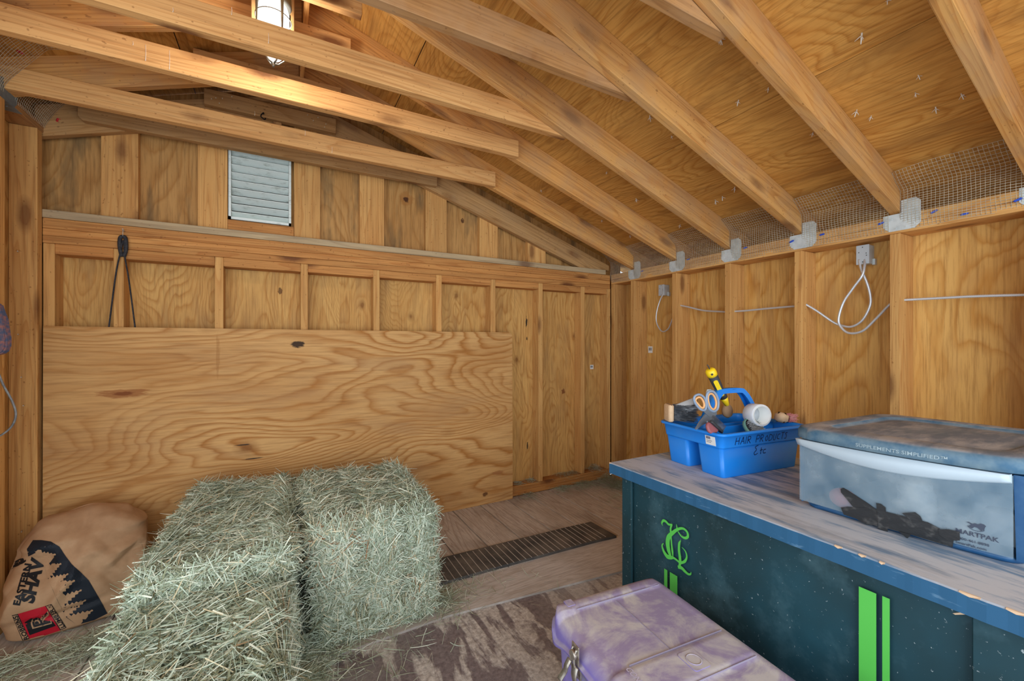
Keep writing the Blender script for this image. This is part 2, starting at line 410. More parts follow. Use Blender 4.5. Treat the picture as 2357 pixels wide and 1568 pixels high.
# right wall sheathing, far wall sheathing, gable, left wall
ys = [-1.6, 0.3, 1.52, 2.80]
for i in range(3):
    slab('wall_right', [(XS, ys[i], 0), (XS, ys[i + 1], 0), (XS, ys[i + 1], H + 0.50), (XS, ys[i], H + 0.50)], (0.012, 0, 0), WALLPLY)
xs = [-1.06, 0.30, 1.52, XS]
for i in range(3):
    slab('wall_far', [(xs[i], YS, 0), (xs[i + 1], YS, 0), (xs[i + 1], YS, H + 0.50), (xs[i], YS, H + 0.50)], (0, 0.012, 0), FARPLY)
GZ = H + 0.50
slab('wall_far_gable', [(-1.30, YS, GZ), (2.62, YS, GZ), (2.62, YS, ur(2.62) + DV), (RX, YS, ur(RX) + DV), (-1.30, YS, ul(-1.30) + DV)], (0, 0.012, 0), GABPLY)
slab('wall_left', [(XL - 0.09, 1.55, 0), (XL - 0.09, 2.80, 0), (XL - 0.09, 2.80, H + 0.965), (XL - 0.09, 1.55, H + 0.965)], (-0.012, 0, 0), FARPLY)

# ceiling sheets
def ceil_sheet(x0, x1, y0, y1, side):
    f = (lambda x: ur(x) + DV) if side == 'r' else (lambda x: ul(x) + DV)
    ang = math.atan(SR) if side == 'r' else -math.atan(SL)
    cx = (x0 + x1) / 2; M = Matrix.Translation((cx, (y0 + y1) / 2, f(cx))) @ Matrix.Rotation(ang, 4, 'Y')
    Lh = (x1 - x0) / 2 / math.cos(ang) - 0.0018; Wh = (y1 - y0) / 2 - 0.001
    bm = bmesh.new(); bbox(bm, (0, 0, 0.0065), (2 * Lh, 2 * Wh, 0.013))
    struct(link('ceiling', frombm('ceiling', bm), CEILPLY, M=M))
for (a, b) in ((RX, 0.56), (0.56, 1.71), (1.71, 2.88)):
    cuts = {0.56: [-1.0, 0.828, 2.047, 2.86], 1.71: [-1.0, 0.02, 1.234, 2.86]}.get(a, [-1.0, 1.641, 2.86])
    for i in range(len(cuts) - 1): ceil_sheet(a, b, cuts[i], cuts[i + 1], 'r')
for (a, b) in ((-1.52, -0.42), (-0.42, RX)):
    for (c0, c1) in ((-1.0, 1.25), (1.25, 2.86)): ceil_sheet(a, b, c0, c1, 'l')
LIGHT_SEAL = plain('light_seal', lin(70, 70, 72), 0.9)  # unseen skin added above the sheets to stop light leaking through the seams
slab('ceiling_light_seal', [(RX, -1.02, ur(RX) + DV + 0.0185), (2.90, -1.02, ur(2.90) + DV + 0.0185), (2.90, 2.88, ur(2.90) + DV + 0.0185), (RX, 2.88, ur(RX) + DV + 0.0185)], (0, 0, 0.01), LIGHT_SEAL)
slab('ceiling_light_seal', [(RX, -1.02, ul(RX) + DV + 0.0185), (-1.54, -1.02, ul(-1.54) + DV + 0.0185), (-1.54, 2.88, ul(-1.54) + DV + 0.0185), (RX, 2.88, ul(RX) + DV + 0.0185)], (0, 0, 0.01), LIGHT_SEAL)
# eave: fascia and soffit outside the right and left walls
EAVE = lumber_mat('eave_board', lin(176, 150, 122), lin(150, 122, 96), lin(104, 82, 64), 0.5, 0.6, 0.8, lin(150, 140, 128))
struct(board('trim_1', (2.82, -1.0, H + 0.40), (2.84, 2.86, H + 0.60), EAVE, 'Y'))
struct(board('trim_2', (XS + 0.013, -1.0, H + 0.42), (2.74, 2.86, H + 0.432), EAVE, 'Y'))
struct(board('trim_3', (-1.42, -1.0, H + 0.84), (-1.40, 2.86, H + 1.0), EAVE, 'Y'))
struct(board('trim_4', (-1.30, -1.0, H + 0.86), (XL - 0.103, 2.86, H + 0.872), EAVE, 'Y'))

# ------------------------------------------------------------------ rafters
ra, la = math.atan(SR), -math.atan(SL)
for i, y in enumerate(RY):
    P = [(RX + 0.012, ur(RX + 0.012)), (XR, ur(XR)), (XR + 0.03, PT + 0.001), (XS, PT + 0.001), (XS, ur(XS)), (2.81, ur(2.81)), (2.81, ur(2.81) + DV), (RX + 0.012, ur(RX + 0.012) + DV)]
    o = profile_board('rafter', P, y, y + 0.038, ra, RAFT)
    tag(o, 'long right-hand rafter, %s from the gable end' % (ORD[i] if i else 'first one clear'), 'rafter', 'right roof rafters')
    if i < 4:
        P = [(RX - 0.012, ul(RX - 0.012)), (RX - 0.012, ul(RX - 0.012) + DV), (-1.39, ul(-1.39) + DV), (-1.39, ul(-1.39)), (XL - 0.09, ul(XL - 0.09)), (XL - 0.09, H + 1.004), (XL, H + 1.004)]
        o = profile_board('rafter', P, y, y + 0.038, la, RAFT)
        tag(o, 'short left-hand rafter, %s from the gable end' % (ORD[i] if i else 'first one clear'), 'rafter', 'left roof rafters')
LO = 0.085
P = [(RX, ur(RX) - LO), (2.125, ur(2.125) - LO), (2.42, H + 0.6145), (2.42, ur(2.42) - LO + DV), (RX, ur(RX) - LO + DV)]
tag(profile_board('rafter', P, 2.712, 2.75, ra, WEATH), 'dusty end rafter lying against the far gable wall, right slope', 'rafter')
P = [(RX, ur(RX) - LO), (RX, ur(RX) - LO + DV), (-1.0, ul(-1.0) + DV - 0.05), (-1.0, ul(-1.0) - 0.05)]
tag(profile_board('rafter', P, 2.712, 2.75, la, WEATH), 'dusty end rafter lying against the far gable wall, left slope', 'rafter')
tag(board('ridge_board', (RX - 0.010, -1.0, ur(RX) - 0.01), (RX + 0.010, 2.70, ur(RX) + DV - 0.01), RAFT, 'Y'), 'thin ridge board at the roof peak above the lamp', 'board')

# collar ties: y of near face, x0, x1, z0, z1
ties = [(2.394, -0.985, 1.188, 1.003, 1.095, TIE, 'lowest pale collar tie in front of the louvred vent, end cut square'),
        (1.988, -1.02, 1.128, 1.022, 1.112, TIE, 'collar tie carrying the bright glare patch under the lamp'),
        (1.662, -1.05, 1.22, 1.008, 1.104, TIE, 'collar tie crossing directly in front of the caged lamp'),
        (1.255, -1.05, 1.26, 1.003, 1.115, ROUGH, 'rough sawn collar tie at the top centre, hairy surface'),
        (0.849, -1.05, 1.26, 0.995, 1.09, ROUGH, 'short visible collar tie at the top edge between the nearer rafters')]
for (y, x0, x1, z0, z1, m, lb) in ties:
    tag(board('collar_tie', (x0, y, H + z0), (x1, y + 0.038, H + z1), m, 'X'), lb, 'beam', 'collar ties')
tag(profile_board('collar_tie', [(-0.845, H + 1.06), (-0.83, H + 1.043), (0.893, H + 1.043), (0.893, H + 1.122), (-0.845, H + 1.122)], 2.672, 2.710, 0.0, WEATH),
    'dark weathered gable tie just above the louvred vent', 'beam', 'collar ties')
DRIP = plain('white_drip', lin(232, 226, 212), 0.7)
def drips(tie, pxs, y):
    for (u, ya, yb) in pxs:
        a = onY(u, ya, y); b = onY(u, yb, y); bm = bmesh.new(); c = tie.location
        q = spline([a, a.lerp(b, 0.5) + Vector((0.001, 0, 0)), b], 3)
        tube(bm, [p - c for p in q], [0.0012, 0.001, 0.0011, 0.0012, 0.0013, 0.0016, 0.0022], 6, flat=0.5)
        link('white_drip', frombm('white_drip', bm), DRIP, tie)
_tb = [o for o in bpy.data.objects if o.name.startswith('collar_tie')]
_t1 = min(_tb, key=lambda o: abs(o.location.y - 2.413)); _t2 = min(_tb, key=lambda o: abs(o.location.y - 2.007)); _t3 = min(_tb, key=lambda o: abs(o.location.y - 1.681))
drips(_t2, ((335, 103, 140), (390, 116, 160), (306, 95, 104)), 1.9878)
drips(_t3, ((533, 17, 34), (398, 18, 28), (618, 76, 100)), 1.6618)
drips(_t1, ((702, 298, 312), (764, 338, 352), (586, 256, 266)), 2.3938)
gus = [(2.672, -0.367, 0.27, 1.246, 1.33, 'short board with shiny nail points high on the far gable'),
       (2.394, -0.37, 0.268, 1.275, 1.365, 'short ridge tie above the second collar beam, its end hidden by the beam'),
       (1.988, -0.37, 0.263, 1.278, 1.367, 'short ridge tie whose cut end shows right of the lamp'),
       (1.662, -0.37, 0.26, 1.248, 1.34, 'pale short ridge tie cut off by the top edge')]
for (y, x0, x1, z0, z1, lb) in gus:
    tag(board('ridge_tie', (x0, y, H + z0), (x1, y + 0.038, H + z1), WEATH if y > 2.6 else TIE, 'X'), lb, 'board', 'short ridge ties')

# shiny nail points through the short gable board
_gb = [o for o in bpy.data.objects if o.name.startswith('ridge_tie') and o.location.y > 2.6][0]
for (u, y) in ((487, 228), (497, 226), (512, 227), (534, 223), (505, 238), (708, 265), (721, 278), (732, 271), (750, 286), (747, 293), (762, 250)):
    p = onY(u, y, 2.6715); bm = bmesh.new(); bcyl(bm, (0, 0.001, 0), (0, -0.006, 0), 0.0030, 0.0016, 6)
    if abs(p.x - _gb.location.x) < 0.31 and abs(p.z - _gb.location.z) < 0.04:
        link('nail_point', frombm('nail_point', bm), plain('shiny_point', lin(236, 230, 210), 0.5), _gb, M=Matrix.Translation(p - _gb.location))
    else: bm.free()
# ------------------------------------------------------------------ right wall framing
tag(board('top_plate', (XR, -1.0, H + 0.497), (XS - 0.001, 2.70, H + 0.5365), STUD, 'Y'), 'lower top plate along the right wall, resting on its studs', 'beam')
tag(board('top_plate', (XR, -1.0, H + 0.5375), (XS - 0.001, 2.70, H + 0.577), STUD, 'Y'), 'upper top plate along the right wall, under the wire mesh', 'beam')
tag(board('sole_plate', (XR, -1.0, 0.0), (XS - 0.001, 2.69, 0.04), STUD, 'Y'), 'sole plate along the foot of the right wall', 'beam')
rs = [(2.662, 'in the far corner'), (2.434, 'second from the far corner, left of the small junction box'), (2.028, 'right of the small junction box'),
      (1.622, 'behind the blue caddy handle'), (1.215, 'just left of the large junction box loop'), (0.809, 'right of the large junction box loop'), (0.403, 'nearest, at the frame edge')]
for y, lb in rs:
    tag(board('wall_stud', (XR, y, 0.041), (XS - 0.001, y + 0.038, H + 0.496), STUD, 'Z'), 'right wall stud, ' + lb, 'stud', 'right wall studs')

# ------------------------------------------------------------------ far wall framing
def fx(name, x0, x1, z0, z1, m, lb, y0=YF, y1=YS - 0.001, ax='X', cat='beam', g=None):
    return tag(board(name, (x0, y0, H + z0), (x1, y1, H + z1), m, ax), lb, cat, g)
fx('gable_plate', XL, 2.37, 0.576, 0.613, GREYPL, 'grey weathered plate, topmost of the far wall stack', y0=YF - 0.004)
fx('gable_plate', XL, 2.42, 0.5285, 0.575, PLATE, 'knotty reddish plate just below the grey weathered plate')
fx('gable_plate', XL, 2.42, 0.4945, 0.5275, PLATE, 'third plate down in the far wall stack')
fx('gable_plate', XL, 2.42, 0.4600, 0.4935, PLATE, 'lowest continuous plate in the far wall stack, touching the stud tops')
fxs = [-0.968, -0.727, -0.324, 0.083, 0.489, 0.896, 1.301, 1.706, 2.112]
nm = ['in the left corner', 'behind the hanging black lead', 'third from the left corner', 'fourth from the left corner', 'fifth from the left corner', 'sixth from the left corner', 'seventh, meeting the leaning panel near its right end', 'first standing clear of the leaning panel', 'second standing clear of the leaning panel']
for i, x in enumerate(fxs):
    fx('wall_stud', x, x + 0.038, -1.145 + 0.085, 0.459, STUD, 'far wall stud, ' + nm[i], ax='Z', cat='stud', g='far wall studs')
fx('wall_stud', 2.386, 2.424, -1.06, 0.459, STUD, 'far wall stud tight in the right corner', ax='Z', cat='stud', g='far wall studs')
ends = fxs + [2.386]
for i in range(len(ends) - 1):
    fx('stud_blocking', ends[i] + 0.0385, ends[i + 1] - 0.0005, 0.412, 0.459, PLATE, 'blocking under the far wall plates, gap number %s from the left corner' % ['one', 'two', 'three', 'four', 'five', 'six', 'seven', 'eight', 'nine'][i], cat='board', g='blocking between far wall studs')
fx('sole_plate', XL, 2.42, -1.135, -1.099, PLATE, 'lower sole plate along the foot of the far wall')
fx('sole_plate', XL, 2.42, -1.098, -1.061, PLATE, 'upper sole plate of the far wall, carrying hay scraps')
# gable boards
gb = [(-0.786, -0.647, 'first from the left'), (-0.404, -0.273, 'left of the louvred vent'), (0.050, 0.189, 'right of the louvred vent'), (0.415, 0.564, 'fourth from the left'),
      (0.838, 0.986, 'fifth from the left, below the ends of the ties'), (1.236, 1.383, 'sixth from the left'), (1.64, 1.803, 'rightmost and shortest')]
for x0, x1, lb in gb:
    zt0 = min(ul(x0), ur(x0) - LO) + 0.04; zt1 = min(ul(x1), ur(x1) - LO) + 0.04
    bm = bmesh.new(); cx = (x0 + x1) / 2; M = Matrix.Translation((cx, 2.77, H + 0.8)) @ Matrix.Rotation(-math.pi / 2, 4, 'Y'); Mi = M.inverted()
    prism(bm, [Mi @ Vector(p) for p in ((x0, 2.7515, H + 0.614), (x1, 2.7515, H + 0.614), (x1, 2.7515, zt1), (x0, 2.7515, zt0))], Mi.to_3x3() @ Vector((0, 0.037, 0)))
    tag(link('gable_stud', frombm('gable_stud', bm), STUD, M=M), 'wide flat gable board, ' + lb, 'board', 'gable boards')
fx('vent_sill', -0.272, 0.049, 0.614, 0.678, PLATE, 'block under the louvred vent', y0=2.745, cat='board')

# left wall framing
tag(board('wall_stud', (XL - 0.089, 2.655, 0.04), (XL, 2.699, H + 0.964), STUD, 'Z'), 'knotty left wall stud in the far left corner, nails sticking out', 'stud')
tag(board('wall_stud', (XL - 0.089, 2.36, 0.04), (XL, 2.41, H + 0.964), STUD, 'Z'), 'left wall stud cut by the left frame edge', 'stud')
tag(board('top_plate', (XL - 0.089, 1.55, H + 0.965), (XL, 2.745, H + 1.002), ROUGH, 'Y'), 'left wall top plate seen from below behind the steel tie plate', 'beam')
tag(board('sole_plate', (XL - 0.089, 1.55, 0.0), (XL, 2.70, 0.039), STUD, 'Y'), 'sole plate at the foot of the left wall', 'beam')
# nails in the corner stud
bmn = bmesh.new(); bcyl(bmn, (0, 0, 0), (0.006, -0.022, 0.0), 0.0022, 0.0018, 8)
nail0 = frombm('nail', bmn); nail0.materials.append(NAILM)
for (u, y, wh) in ((43, 770, 'second from the top'), (50, 868, 'beside the dark knot'), (55, 933, 'just below the dark knot'), (47, 1170, 'level with the sack top'), (51, 1221, 'lowest one'), (42, 580, 'topmost')):
    p = onY(u, y, 2.6555); o = bpy.data.objects.new('nail', nail0); COL.objects.link(o); o.location = p
    tag(o, 'nail sticking out of the far left corner stud, ' + wh, 'nail', 'nails in the corner stud')

# roofing nail points through the ceiling
random.seed(5)
bmn = bmesh.new(); bcyl(bmn, (0, 0, 0.002), (0.001, 0.001, -0.016), 0.0016, 0.0008, 6)
for k in range(3):
    a = k * 2.2; bcyl(bmn, (0, 0, -0.003), (0.008 * math.cos(a), 0.008 * math.sin(a), -0.010), 0.0009, 0.0003, 5)
nt = frombm('nail_tip', bmn); nt.materials.append(plain('dusty_nail', lin(220, 214, 200), 0.7, 0.0, 0.3))
for k in range(96):
    x = random.uniform(0.3, 2.25); y = random.uniform(0.25, 2.65)
    if any(r - 0.02 < y < r + 0.058 for r in RY): y += 0.1
    if 1.6 < x < 1.8 or random.random() < 0.35: x = round(x / 0.33) * 0.33 + random.uniform(-.02, .02)
    o = bpy.data.objects.new('nail_tip', nt); COL.objects.link(o)
    o.location = (x, y, ur(x) + DV); o.rotation_euler = (0, ra, random.uniform(0, 6)); s = random.uniform(0.9, 2.0); o.scale = (s, s, s)
    tag(o, 'dusty nail point coming through the roof sheathing', 'nail', 'nail points under the roof')

# ------------------------------------------------------------------ louvred vent
vz0, vz1, vx0, vx1 = 0.682, 1.085, -0.268, 0.035
LOUV = NT('vent_metal')
_n = LOUV.noise(LOUV.scale(LOUV.coord(), (18, 18, 60)), 1.0, 5.0, 0.65)
_c = LOUV.mix(LOUV.math('MULTIPLY', LOUV.ramp(_n, [(0.52, 0.0), (0.72, 1.0)]), 0.6), lin(222, 232, 226), lin(150, 158, 146))
VENTM = LOUV.fin(_c, 0.5, 0.4, 0.2)
t = empty('louvred_vent', ((vx0 + vx1) / 2, 2.752, H + vz0)); tag(t, 'galvanised louvred gable vent, dirty slats', 'vent')
bm = bmesh.new(); W = vx1 - vx0; HH = vz1 - vz0
for sx in (-1, 1): bbox(bm, (sx * (W / 2 - 0.006), 0.012, HH / 2), (0.012, 0.04, HH))
bbox(bm, (0, 0.012, 0.007), (W, 0.04, 0.014)); bbox(bm, (0, 0.012, HH - 0.007), (W, 0.04, 0.014))
link('frame', frombm('frame', bm), VENTM, t)
for k in range(9):
    z = 0.014 + k * 0.0435
    bm = bmesh.new()
    prism(bm, [(-W / 2 + 0.013, 0.031, z + 0.002), (-W / 2 + 0.013, 0.031, z - 0.001), (-W / 2 + 0.013, -0.002, z + 0.026), (-W / 2 + 0.013, -0.002, z + 0.029)], (W - 0.026, 0, 0))
    if z + 0.044 < HH + 0.01: link('slat', frombm('slat', bm), VENTM, t)
bm = bmesh.new(); bbox(bm, (0, 0.0345, HH / 2), (W - 0.026, 0.002, HH - 0.03)); link('backing', frombm('backing', bm), plain('dark_backing', lin(64, 66, 58), 0.9), t)  # dark sheet added behind the slats so the gaps show dark

# ------------------------------------------------------------------ caged lamp
lx, ly = -0.035, 1.785
t = empty('caged_lamp', (lx, ly, H + 1.262)); tag(t, 'lit jelly jar lamp in a metal cage hanging at the ridge', 'lamp'); t.scale = (0.92, 0.92, 0.98)
LB = plain('cast_lamp_metal', lin(128, 128, 120), 0.5, 0.7, 0.5, 0.4, lin(96, 92, 84), 30)
bm = bmesh.new(); lathe(bm, [(0.0, 0.10), (0.035, 0.10), (0.040, 0.06), (0.064, 0.045), (0.066, 0.0), (0.060, -0.012), (0.0, -0.012)], 32)
link('lamp_base', frombm('lamp_base', bm), LB, t)
gl = NT('lit_glass'); em = gl.n('ShaderNodeEmission'); em.inputs[0].default_value = (1.0, 0.98, 0.94, 1); em.inputs[1].default_value = 1.7
tr = gl.n('ShaderNodeBsdfTransparent'); ms = gl.n('ShaderNodeMixShader'); ms.inputs[0].default_value = 0.8
gl.l(tr.outputs[0], ms.inputs[1]); gl.l(em.outputs[0], ms.inputs[2]); gl.l(ms.outputs[0], gl.out.inputs[0])
bm = bmesh.new(); lathe(bm, [(0.050, -0.012), (0.056, -0.03), (0.057, -0.10), (0.054, -0.15), (0.044, -0.185), (0.025, -0.207), (0.0, -0.213)], 32)
link('glass_jar', frombm('glass_jar', bm), gl.m, t)
bm = bmesh.new()
for k in range(4):
    a = k * math.pi / 2 + 0.5; ca, sa = math.cos(a), math.sin(a)
    tube(bm, [(0.064 * ca, 0.064 * sa, -0.005), (0.064 * ca, 0.064 * sa, -0.11), (0.060 * ca, 0.060 * sa, -0.16), (0.045 * ca, 0.045 * sa, -0.195), (0.02 * ca, 0.02 * sa, -0.222), (0, 0, -0.228)], [0.006, 0.0035, 0.003, 0.003, 0.003, 0.004], 8)
for z, r in ((-0.06, 0.064), (-0.15, 0.0615)):
    tube(bm, [(r * math.cos(i * math.pi / 16), r * math.sin(i * math.pi / 16), z) for i in range(32)], 0.0022, 6, closed=True)
bcyl(bm, (0, 0, -0.225), (0, 0, -0.24), 0.007, 0.004, 10)
link('cage', frombm('cage', bm), LB, t)
pl = bpy.data.lights.new('bulb_light', 'POINT'); pl.energy = 22; pl.shadow_soft_size = 0.045; pl.color = (1.0, 0.97, 0.93)
po = bpy.data.objects.new('bulb_light', pl); COL.objects.link(po); po.location = (lx, ly, H + 1.16)
tag(board('lamp_backboard', (lx - 0.075, ly + 0.072, H + 1.14), (lx + 0.070, ly + 0.095, H + 1.56), WEATH, 'Z'), 'upright board the caged lamp is fixed to', 'board')
tag(board('ridge_post', (-0.055, 2.69, H + 1.123), (-0.012, 2.711, H + 1.245), WEATH, 'Z'), 'narrow upright cleat on the gable below the lamp', 'board')

# ------------------------------------------------------------------ hardware cloth in the eave gaps
def wire_mesh(name, surf, nu, nv, label, mat=WIRE, r=0.00095):
    bm = bmesh.new()
    def strip(pts):
        tube(bm, pts, r, 3)
    for i in range(nu + 1): strip([surf(i / nu, j / nv) for j in range(nv + 1)])
    for j in range(nv + 1): strip([surf(i / nu, j / nv) for i in range(nu + 1)])
    o = link(name, frombm(name, bm), mat)
    return tag(o, label, 'mesh', 'wire mesh in the eave gaps')
def rsurf(ya, yb, seed):
    def f(s, t_):
        y = ya + (yb - ya) * s
        # from the plate face up and over to the sheathing
        z = H + 0.508 + 0.243 * t_
        x = XR - 0.003 - 0.012 * math.sin(t_ * 3.0) - (0.10 * max(0, t_ - 0.72) / 0.28) * 1.0
        z = min(z, ur(x) + DV - 0.003)
        n = noise.noise(Vector((y * 9, t_ * 3, seed)))
        edge = min(s, 1 - s)
        x += 0.010 * n + (0.03 * max(0, 0.12 - edge) / 0.12)*(0.3+0.7*t_)*0.4
        z += 0.006 * noise.noise(Vector((y * 7, t_ * 5, seed + 9)))
        return Vector((x, y, min(z, ur(x) + DV - 0.003)))
    return f
names = ['in the far corner', 'between the second and third rafters', 'between the third and fourth rafters', 'between the fourth and fifth rafters', 'above the large junction box', 'largest bay at the right edge', 'out at the frame edge']
bays = [(RY[0] + 0.04, 2.70)] + [(RY[i + 1] + 0.04, RY[i] - 0.002) for i in range(6)]
for i, (a, b) in enumerate(bays[:6]):
    wire_mesh('wire_mesh', rsurf(a, b, i), max(6, int((b - a) / 0.0127)), 24, 'galvanised wire mesh closing the right eave gap, ' + names[i])
def lsurf(ya, yb, seed):
    def f(s, t_):
        y = ya + (yb - ya) * s
        x = XL + 0.004 + 0.20 * t_ ** 1.6; z = H + 0.985 + (ul(x) + DV - 0.004 - H - 0.985) * min(1, t_ * 1.35)
        x += 0.008 * noise.noise(Vector((y * 8, t_ * 3, seed)))
        return Vector((x, y, min(z, ul(x) + DV - 0.003)))
    return f
wire_mesh('wire_mesh', lsurf(RY[0] + 0.04, 2.705, 20), 20, 20, 'wire mesh closing the left eave gap by the far corner', r=0.0007)
wire_mesh('wire_mesh', lsurf(RY[1] + 0.04, RY[0] - 0.044, 21), 28, 20, 'wire mesh closing the left eave gap at the frame edge', r=0.0007)
# insulated staples holding the mesh
def staple(p, mat, lb, d=(0, 1, 0), big=1.0):
    bm = bmesh.new(); dv = Vector(d)
    bbox(bm, (0, 0, 0), (0.006, 0.020 * big, 0.008), bev=0.001)
    for s in (-1, 1): bcyl(bm, (0.0, s * 0.0115 * big, 0), (0.008, s * 0.0115 * big, 0), 0.0012, n=6)
    o = link('staple', frombm('staple', bm), mat); o.location = p; o.rotation_euler = (random.uniform(-.4, .4), 0, d[0])
    tag(o, lb, 'staple', 'staples holding the mesh')
for (u, y, wh) in ((2343, 460, 'by the right frame edge'), (2220, 493, 'tilted, in the largest bay'), (2028, 514, 'left of the largest tie plate'), (1892, 540, 'right of the third tie plate'), (1822, 556, 'left of the third tie plate'), (1715, 571, 'over the third stud'), (1584, 597, 'above the stud by the small junction box'), (1478, 624, 'farthest, near the corner'), (2150, 487, 'right beside the largest tie plate')):
    staple(onX(u, y, XR - 0.006), BLUESTAPLE, 'blue staple on the right wall plate, ' + wh)
staple(onX(132, 276, XL + 0.09), REDSTAPLE, 'red insulated staple on the mesh by the far left corner', (0.6, 0, 0), 0.9)
staple(onY(46, 120, 2.35), REDSTAPLE, 'red insulated staple on the upper left rafter', (1.4, 0, 0), 0.9)

# steel tie plates on the right plate under each rafter
for i, y in enumerate(RY[:6]):
    a, b = y - 0.07, y + 0.06; z0, z1, z2 = H + 0.507, H + 0.583, H + 0.640; ch = 0.022
    X = XR - 0.0005
    P = [(X, a, z0 + ch), (X, a + ch, z0), (X, b - ch, z0), (X, b, z0 + ch), (X, b, z1), (X, y - 0.004, z1), (X, y - 0.004, z2), (X, a + ch * .7, z2), (X, a, z2 - ch * .7)]
    bm = bmesh.new(); prism(bm, P, (-0.0022, 0, 0))
    for (dy, dz) in ((0.02, 0.02), (0.05, 0.012), (0.085, 0.012), (0.112, 0.03), (0.02, 0.06), (0.025, 0.10), (0.05, 0.10), (0.04, 0.045), (0.10, 0.055)):
        bcyl(bm, (X - 0.0022, a + dy, z0 + dz), (X - 0.0045, a + dy, z0 + dz), 0.0035, n=8)
    o = link('tie_plate', frombm('tie_plate', bm), GALV)
    tag(o, 'galvanised tie plate on the right wall plate under rafter number %s from the gable end' % ['one', 'two', 'three', 'four', 'five', 'six'][i], 'bracket', 'steel tie plates')
# left tie plate: bent over the underside of the left top plate
bm = bmesh.new()
P = [(XL + 0.0012, y_, H + z_) for y_, z_ in ((2.35, 1.03), (2.35, 0.985), (2.37, 0.965), (2.47, 0.965), (2.49, 0.985), (2.49, 1.03), (2.46, 1.06), (2.44, 1.06), (2.44, 1.045), (2.395, 1.045))]
prism(bm, P, (0.002, 0, 0))
P2 = [(XL + 0.002, 2.37, H + 0.9645), (XL + 0.002, 2.53, H + 0.9645), (XL - 0.055, 2.51, H + 0.9645), (XL - 0.055, 2.39, H + 0.9645)]
prism(bm, P2, (0, 0, -0.002))
for (dx, dy) in ((0.01, 0.03), (0.03, 0.06), (0.02, 0.1), (0.04, 0.11)): bcyl(bm, (XL - dx, 2.37 + dy, H + 0.9625), (XL - dx, 2.37 + dy, H + 0.960), 0.004, n=8)
tag(link('tie_plate', frombm('tie_plate', bm), plain('blue_grey_steel', lin(134, 150, 160), 0.5, 0.4, 0.5, 0.4, lin(96, 104, 108), 40)), 'blue-grey steel tie plate under the left wall plate', 'bracket')

# ------------------------------------------------------------------ electrical boxes and armoured cable
def elec_box(yc, zc, w, h, lb):
    t = empty('junction_box', (XS - 0.066, yc, zc)); tag(t, lb, 'box', 'junction boxes')
    bm = bmesh.new(); bbox(bm, (0.036, 0, 0), (0.058, w, h), bev=0.002)
    bbox(bm, (0.055, -w / 2 - 0.004, -h / 2 + 0.01), (0.02, 0.012, 0.03), bev=0.001)
    link('box_body', frombm('box_body', bm), GALV, t)
    bm = bmesh.new(); bbox(bm, (0.006, 0, 0), (0.003, w + 0.003, h + 0.003), bev=0.001)
    link('cover_plate', frombm('cover_plate', bm), plain('cover_steel', lin(196, 206, 212), 0.5, 0.3), t)
    bm = bmesh.new()
    for (a, b) in ((0.0, 0.036), (0.015, 0.012), (-0.015, 0.005), (0.0, -0.036), (-0.016, -0.006)): bcyl(bm, (0.0047, a, b), (0.0040, a, b), 0.0025, n=8)
    link('screw_hole', frombm('screw_hole', bm), plain('dark_hole', lin(60, 62, 64), 0.8), t)
elec_box(0.980, H + 0.438, 0.050, 0.092, 'large grey junction box with two cable loops below')
elec_box(2.235, H + 0.402, 0.050, 0.080, 'small grey junction box in the far bay with one cable loop')
def cable(pts, lb, r=0.0062):
    P = []
    S = spline(pts, 14); L = 0; acc = [0]
    for i in range(1, len(S)): L += (S[i] - S[i - 1]).length; acc.append(L)
    n = max(8, int(L / 0.0032)); j = 0
    for k in range(n + 1):
        d = L * k / n
        while j < len(acc) - 2 and acc[j + 1] < d: j += 1
        f = (d - acc[j]) / max(1e-9, acc[j + 1] - acc[j]); P.append(S[j].lerp(S[j + 1], min(1, f)))
    bm = bmesh.new(); tube(bm, P, r, 10, ribs=0.16)
    o = link('armoured_cable', frombm('armoured_cable', bm), STEEL, smooth=False)
    return tag(o, lb, 'cable', 'armoured cables on the right wall')
cx_ = XS - 0.045
def cp(l, X0=None): return [onX(u, y, (X0 or cx_)) for u, y in l]
def dp(l):      # u, y, X
    return [onX(u, y, X) for u, y, X in l]
cable(dp([(1565, 703, 2.475), (1585, 707, 2.48), (1620, 715, 2.49), (1668, 718, 2.48), (1690, 720, 2.475)]), 'armoured cable sagging through the third stud bay')
cable(dp([(1690, 717, 2.475), (1720, 715, 2.485), (1770, 710, 2.49), (1830, 705, 2.475), (1850, 704, 2.475)]), 'straight armoured cable behind the yellow knife bay')
cable(dp([(1855, 701, 2.475), (1880, 716, 2.49), (1915, 740, 2.51), (1935, 749, 2.52), (1960, 752, 2.52), (1985, 737, 2.52), (2002, 705, 2.52), (2003, 680, 2.52), (1995, 650, 2.515), (1984, 625, 2.51), (1979, 606, 2.512), (1978, 598, 2.515)]), 'armoured cable looping up to the large junction box from the left')
cable(dp([(1991, 598, 2.515), (1990, 612, 2.50), (1984, 635, 2.49), (1963, 664, 2.49), (1941, 697, 2.49), (1930, 735, 2.49), (1937, 755, 2.49), (1955, 767, 2.49), (1985, 762, 2.49), (2015, 735, 2.485), (2045, 704, 2.475), (2062, 690, 2.475)]), 'armoured cable looping down from the large junction box to the right')
cable(dp([(2076, 691, 2.475), (2150, 687, 2.485), (2250, 682, 2.485), (2400, 678, 2.475)]), 'straight armoured cable at the right frame edge')
cable(dp([(1527, 676, 2.515), (1518, 695, 2.51), (1511, 722, 2.50), (1512, 745, 2.50), (1524, 763, 2.50), (1538, 757, 2.49), (1548, 735, 2.475), (1556, 722, 2.475)]), 'thin armoured cable loop under the small junction box', 0.0052)

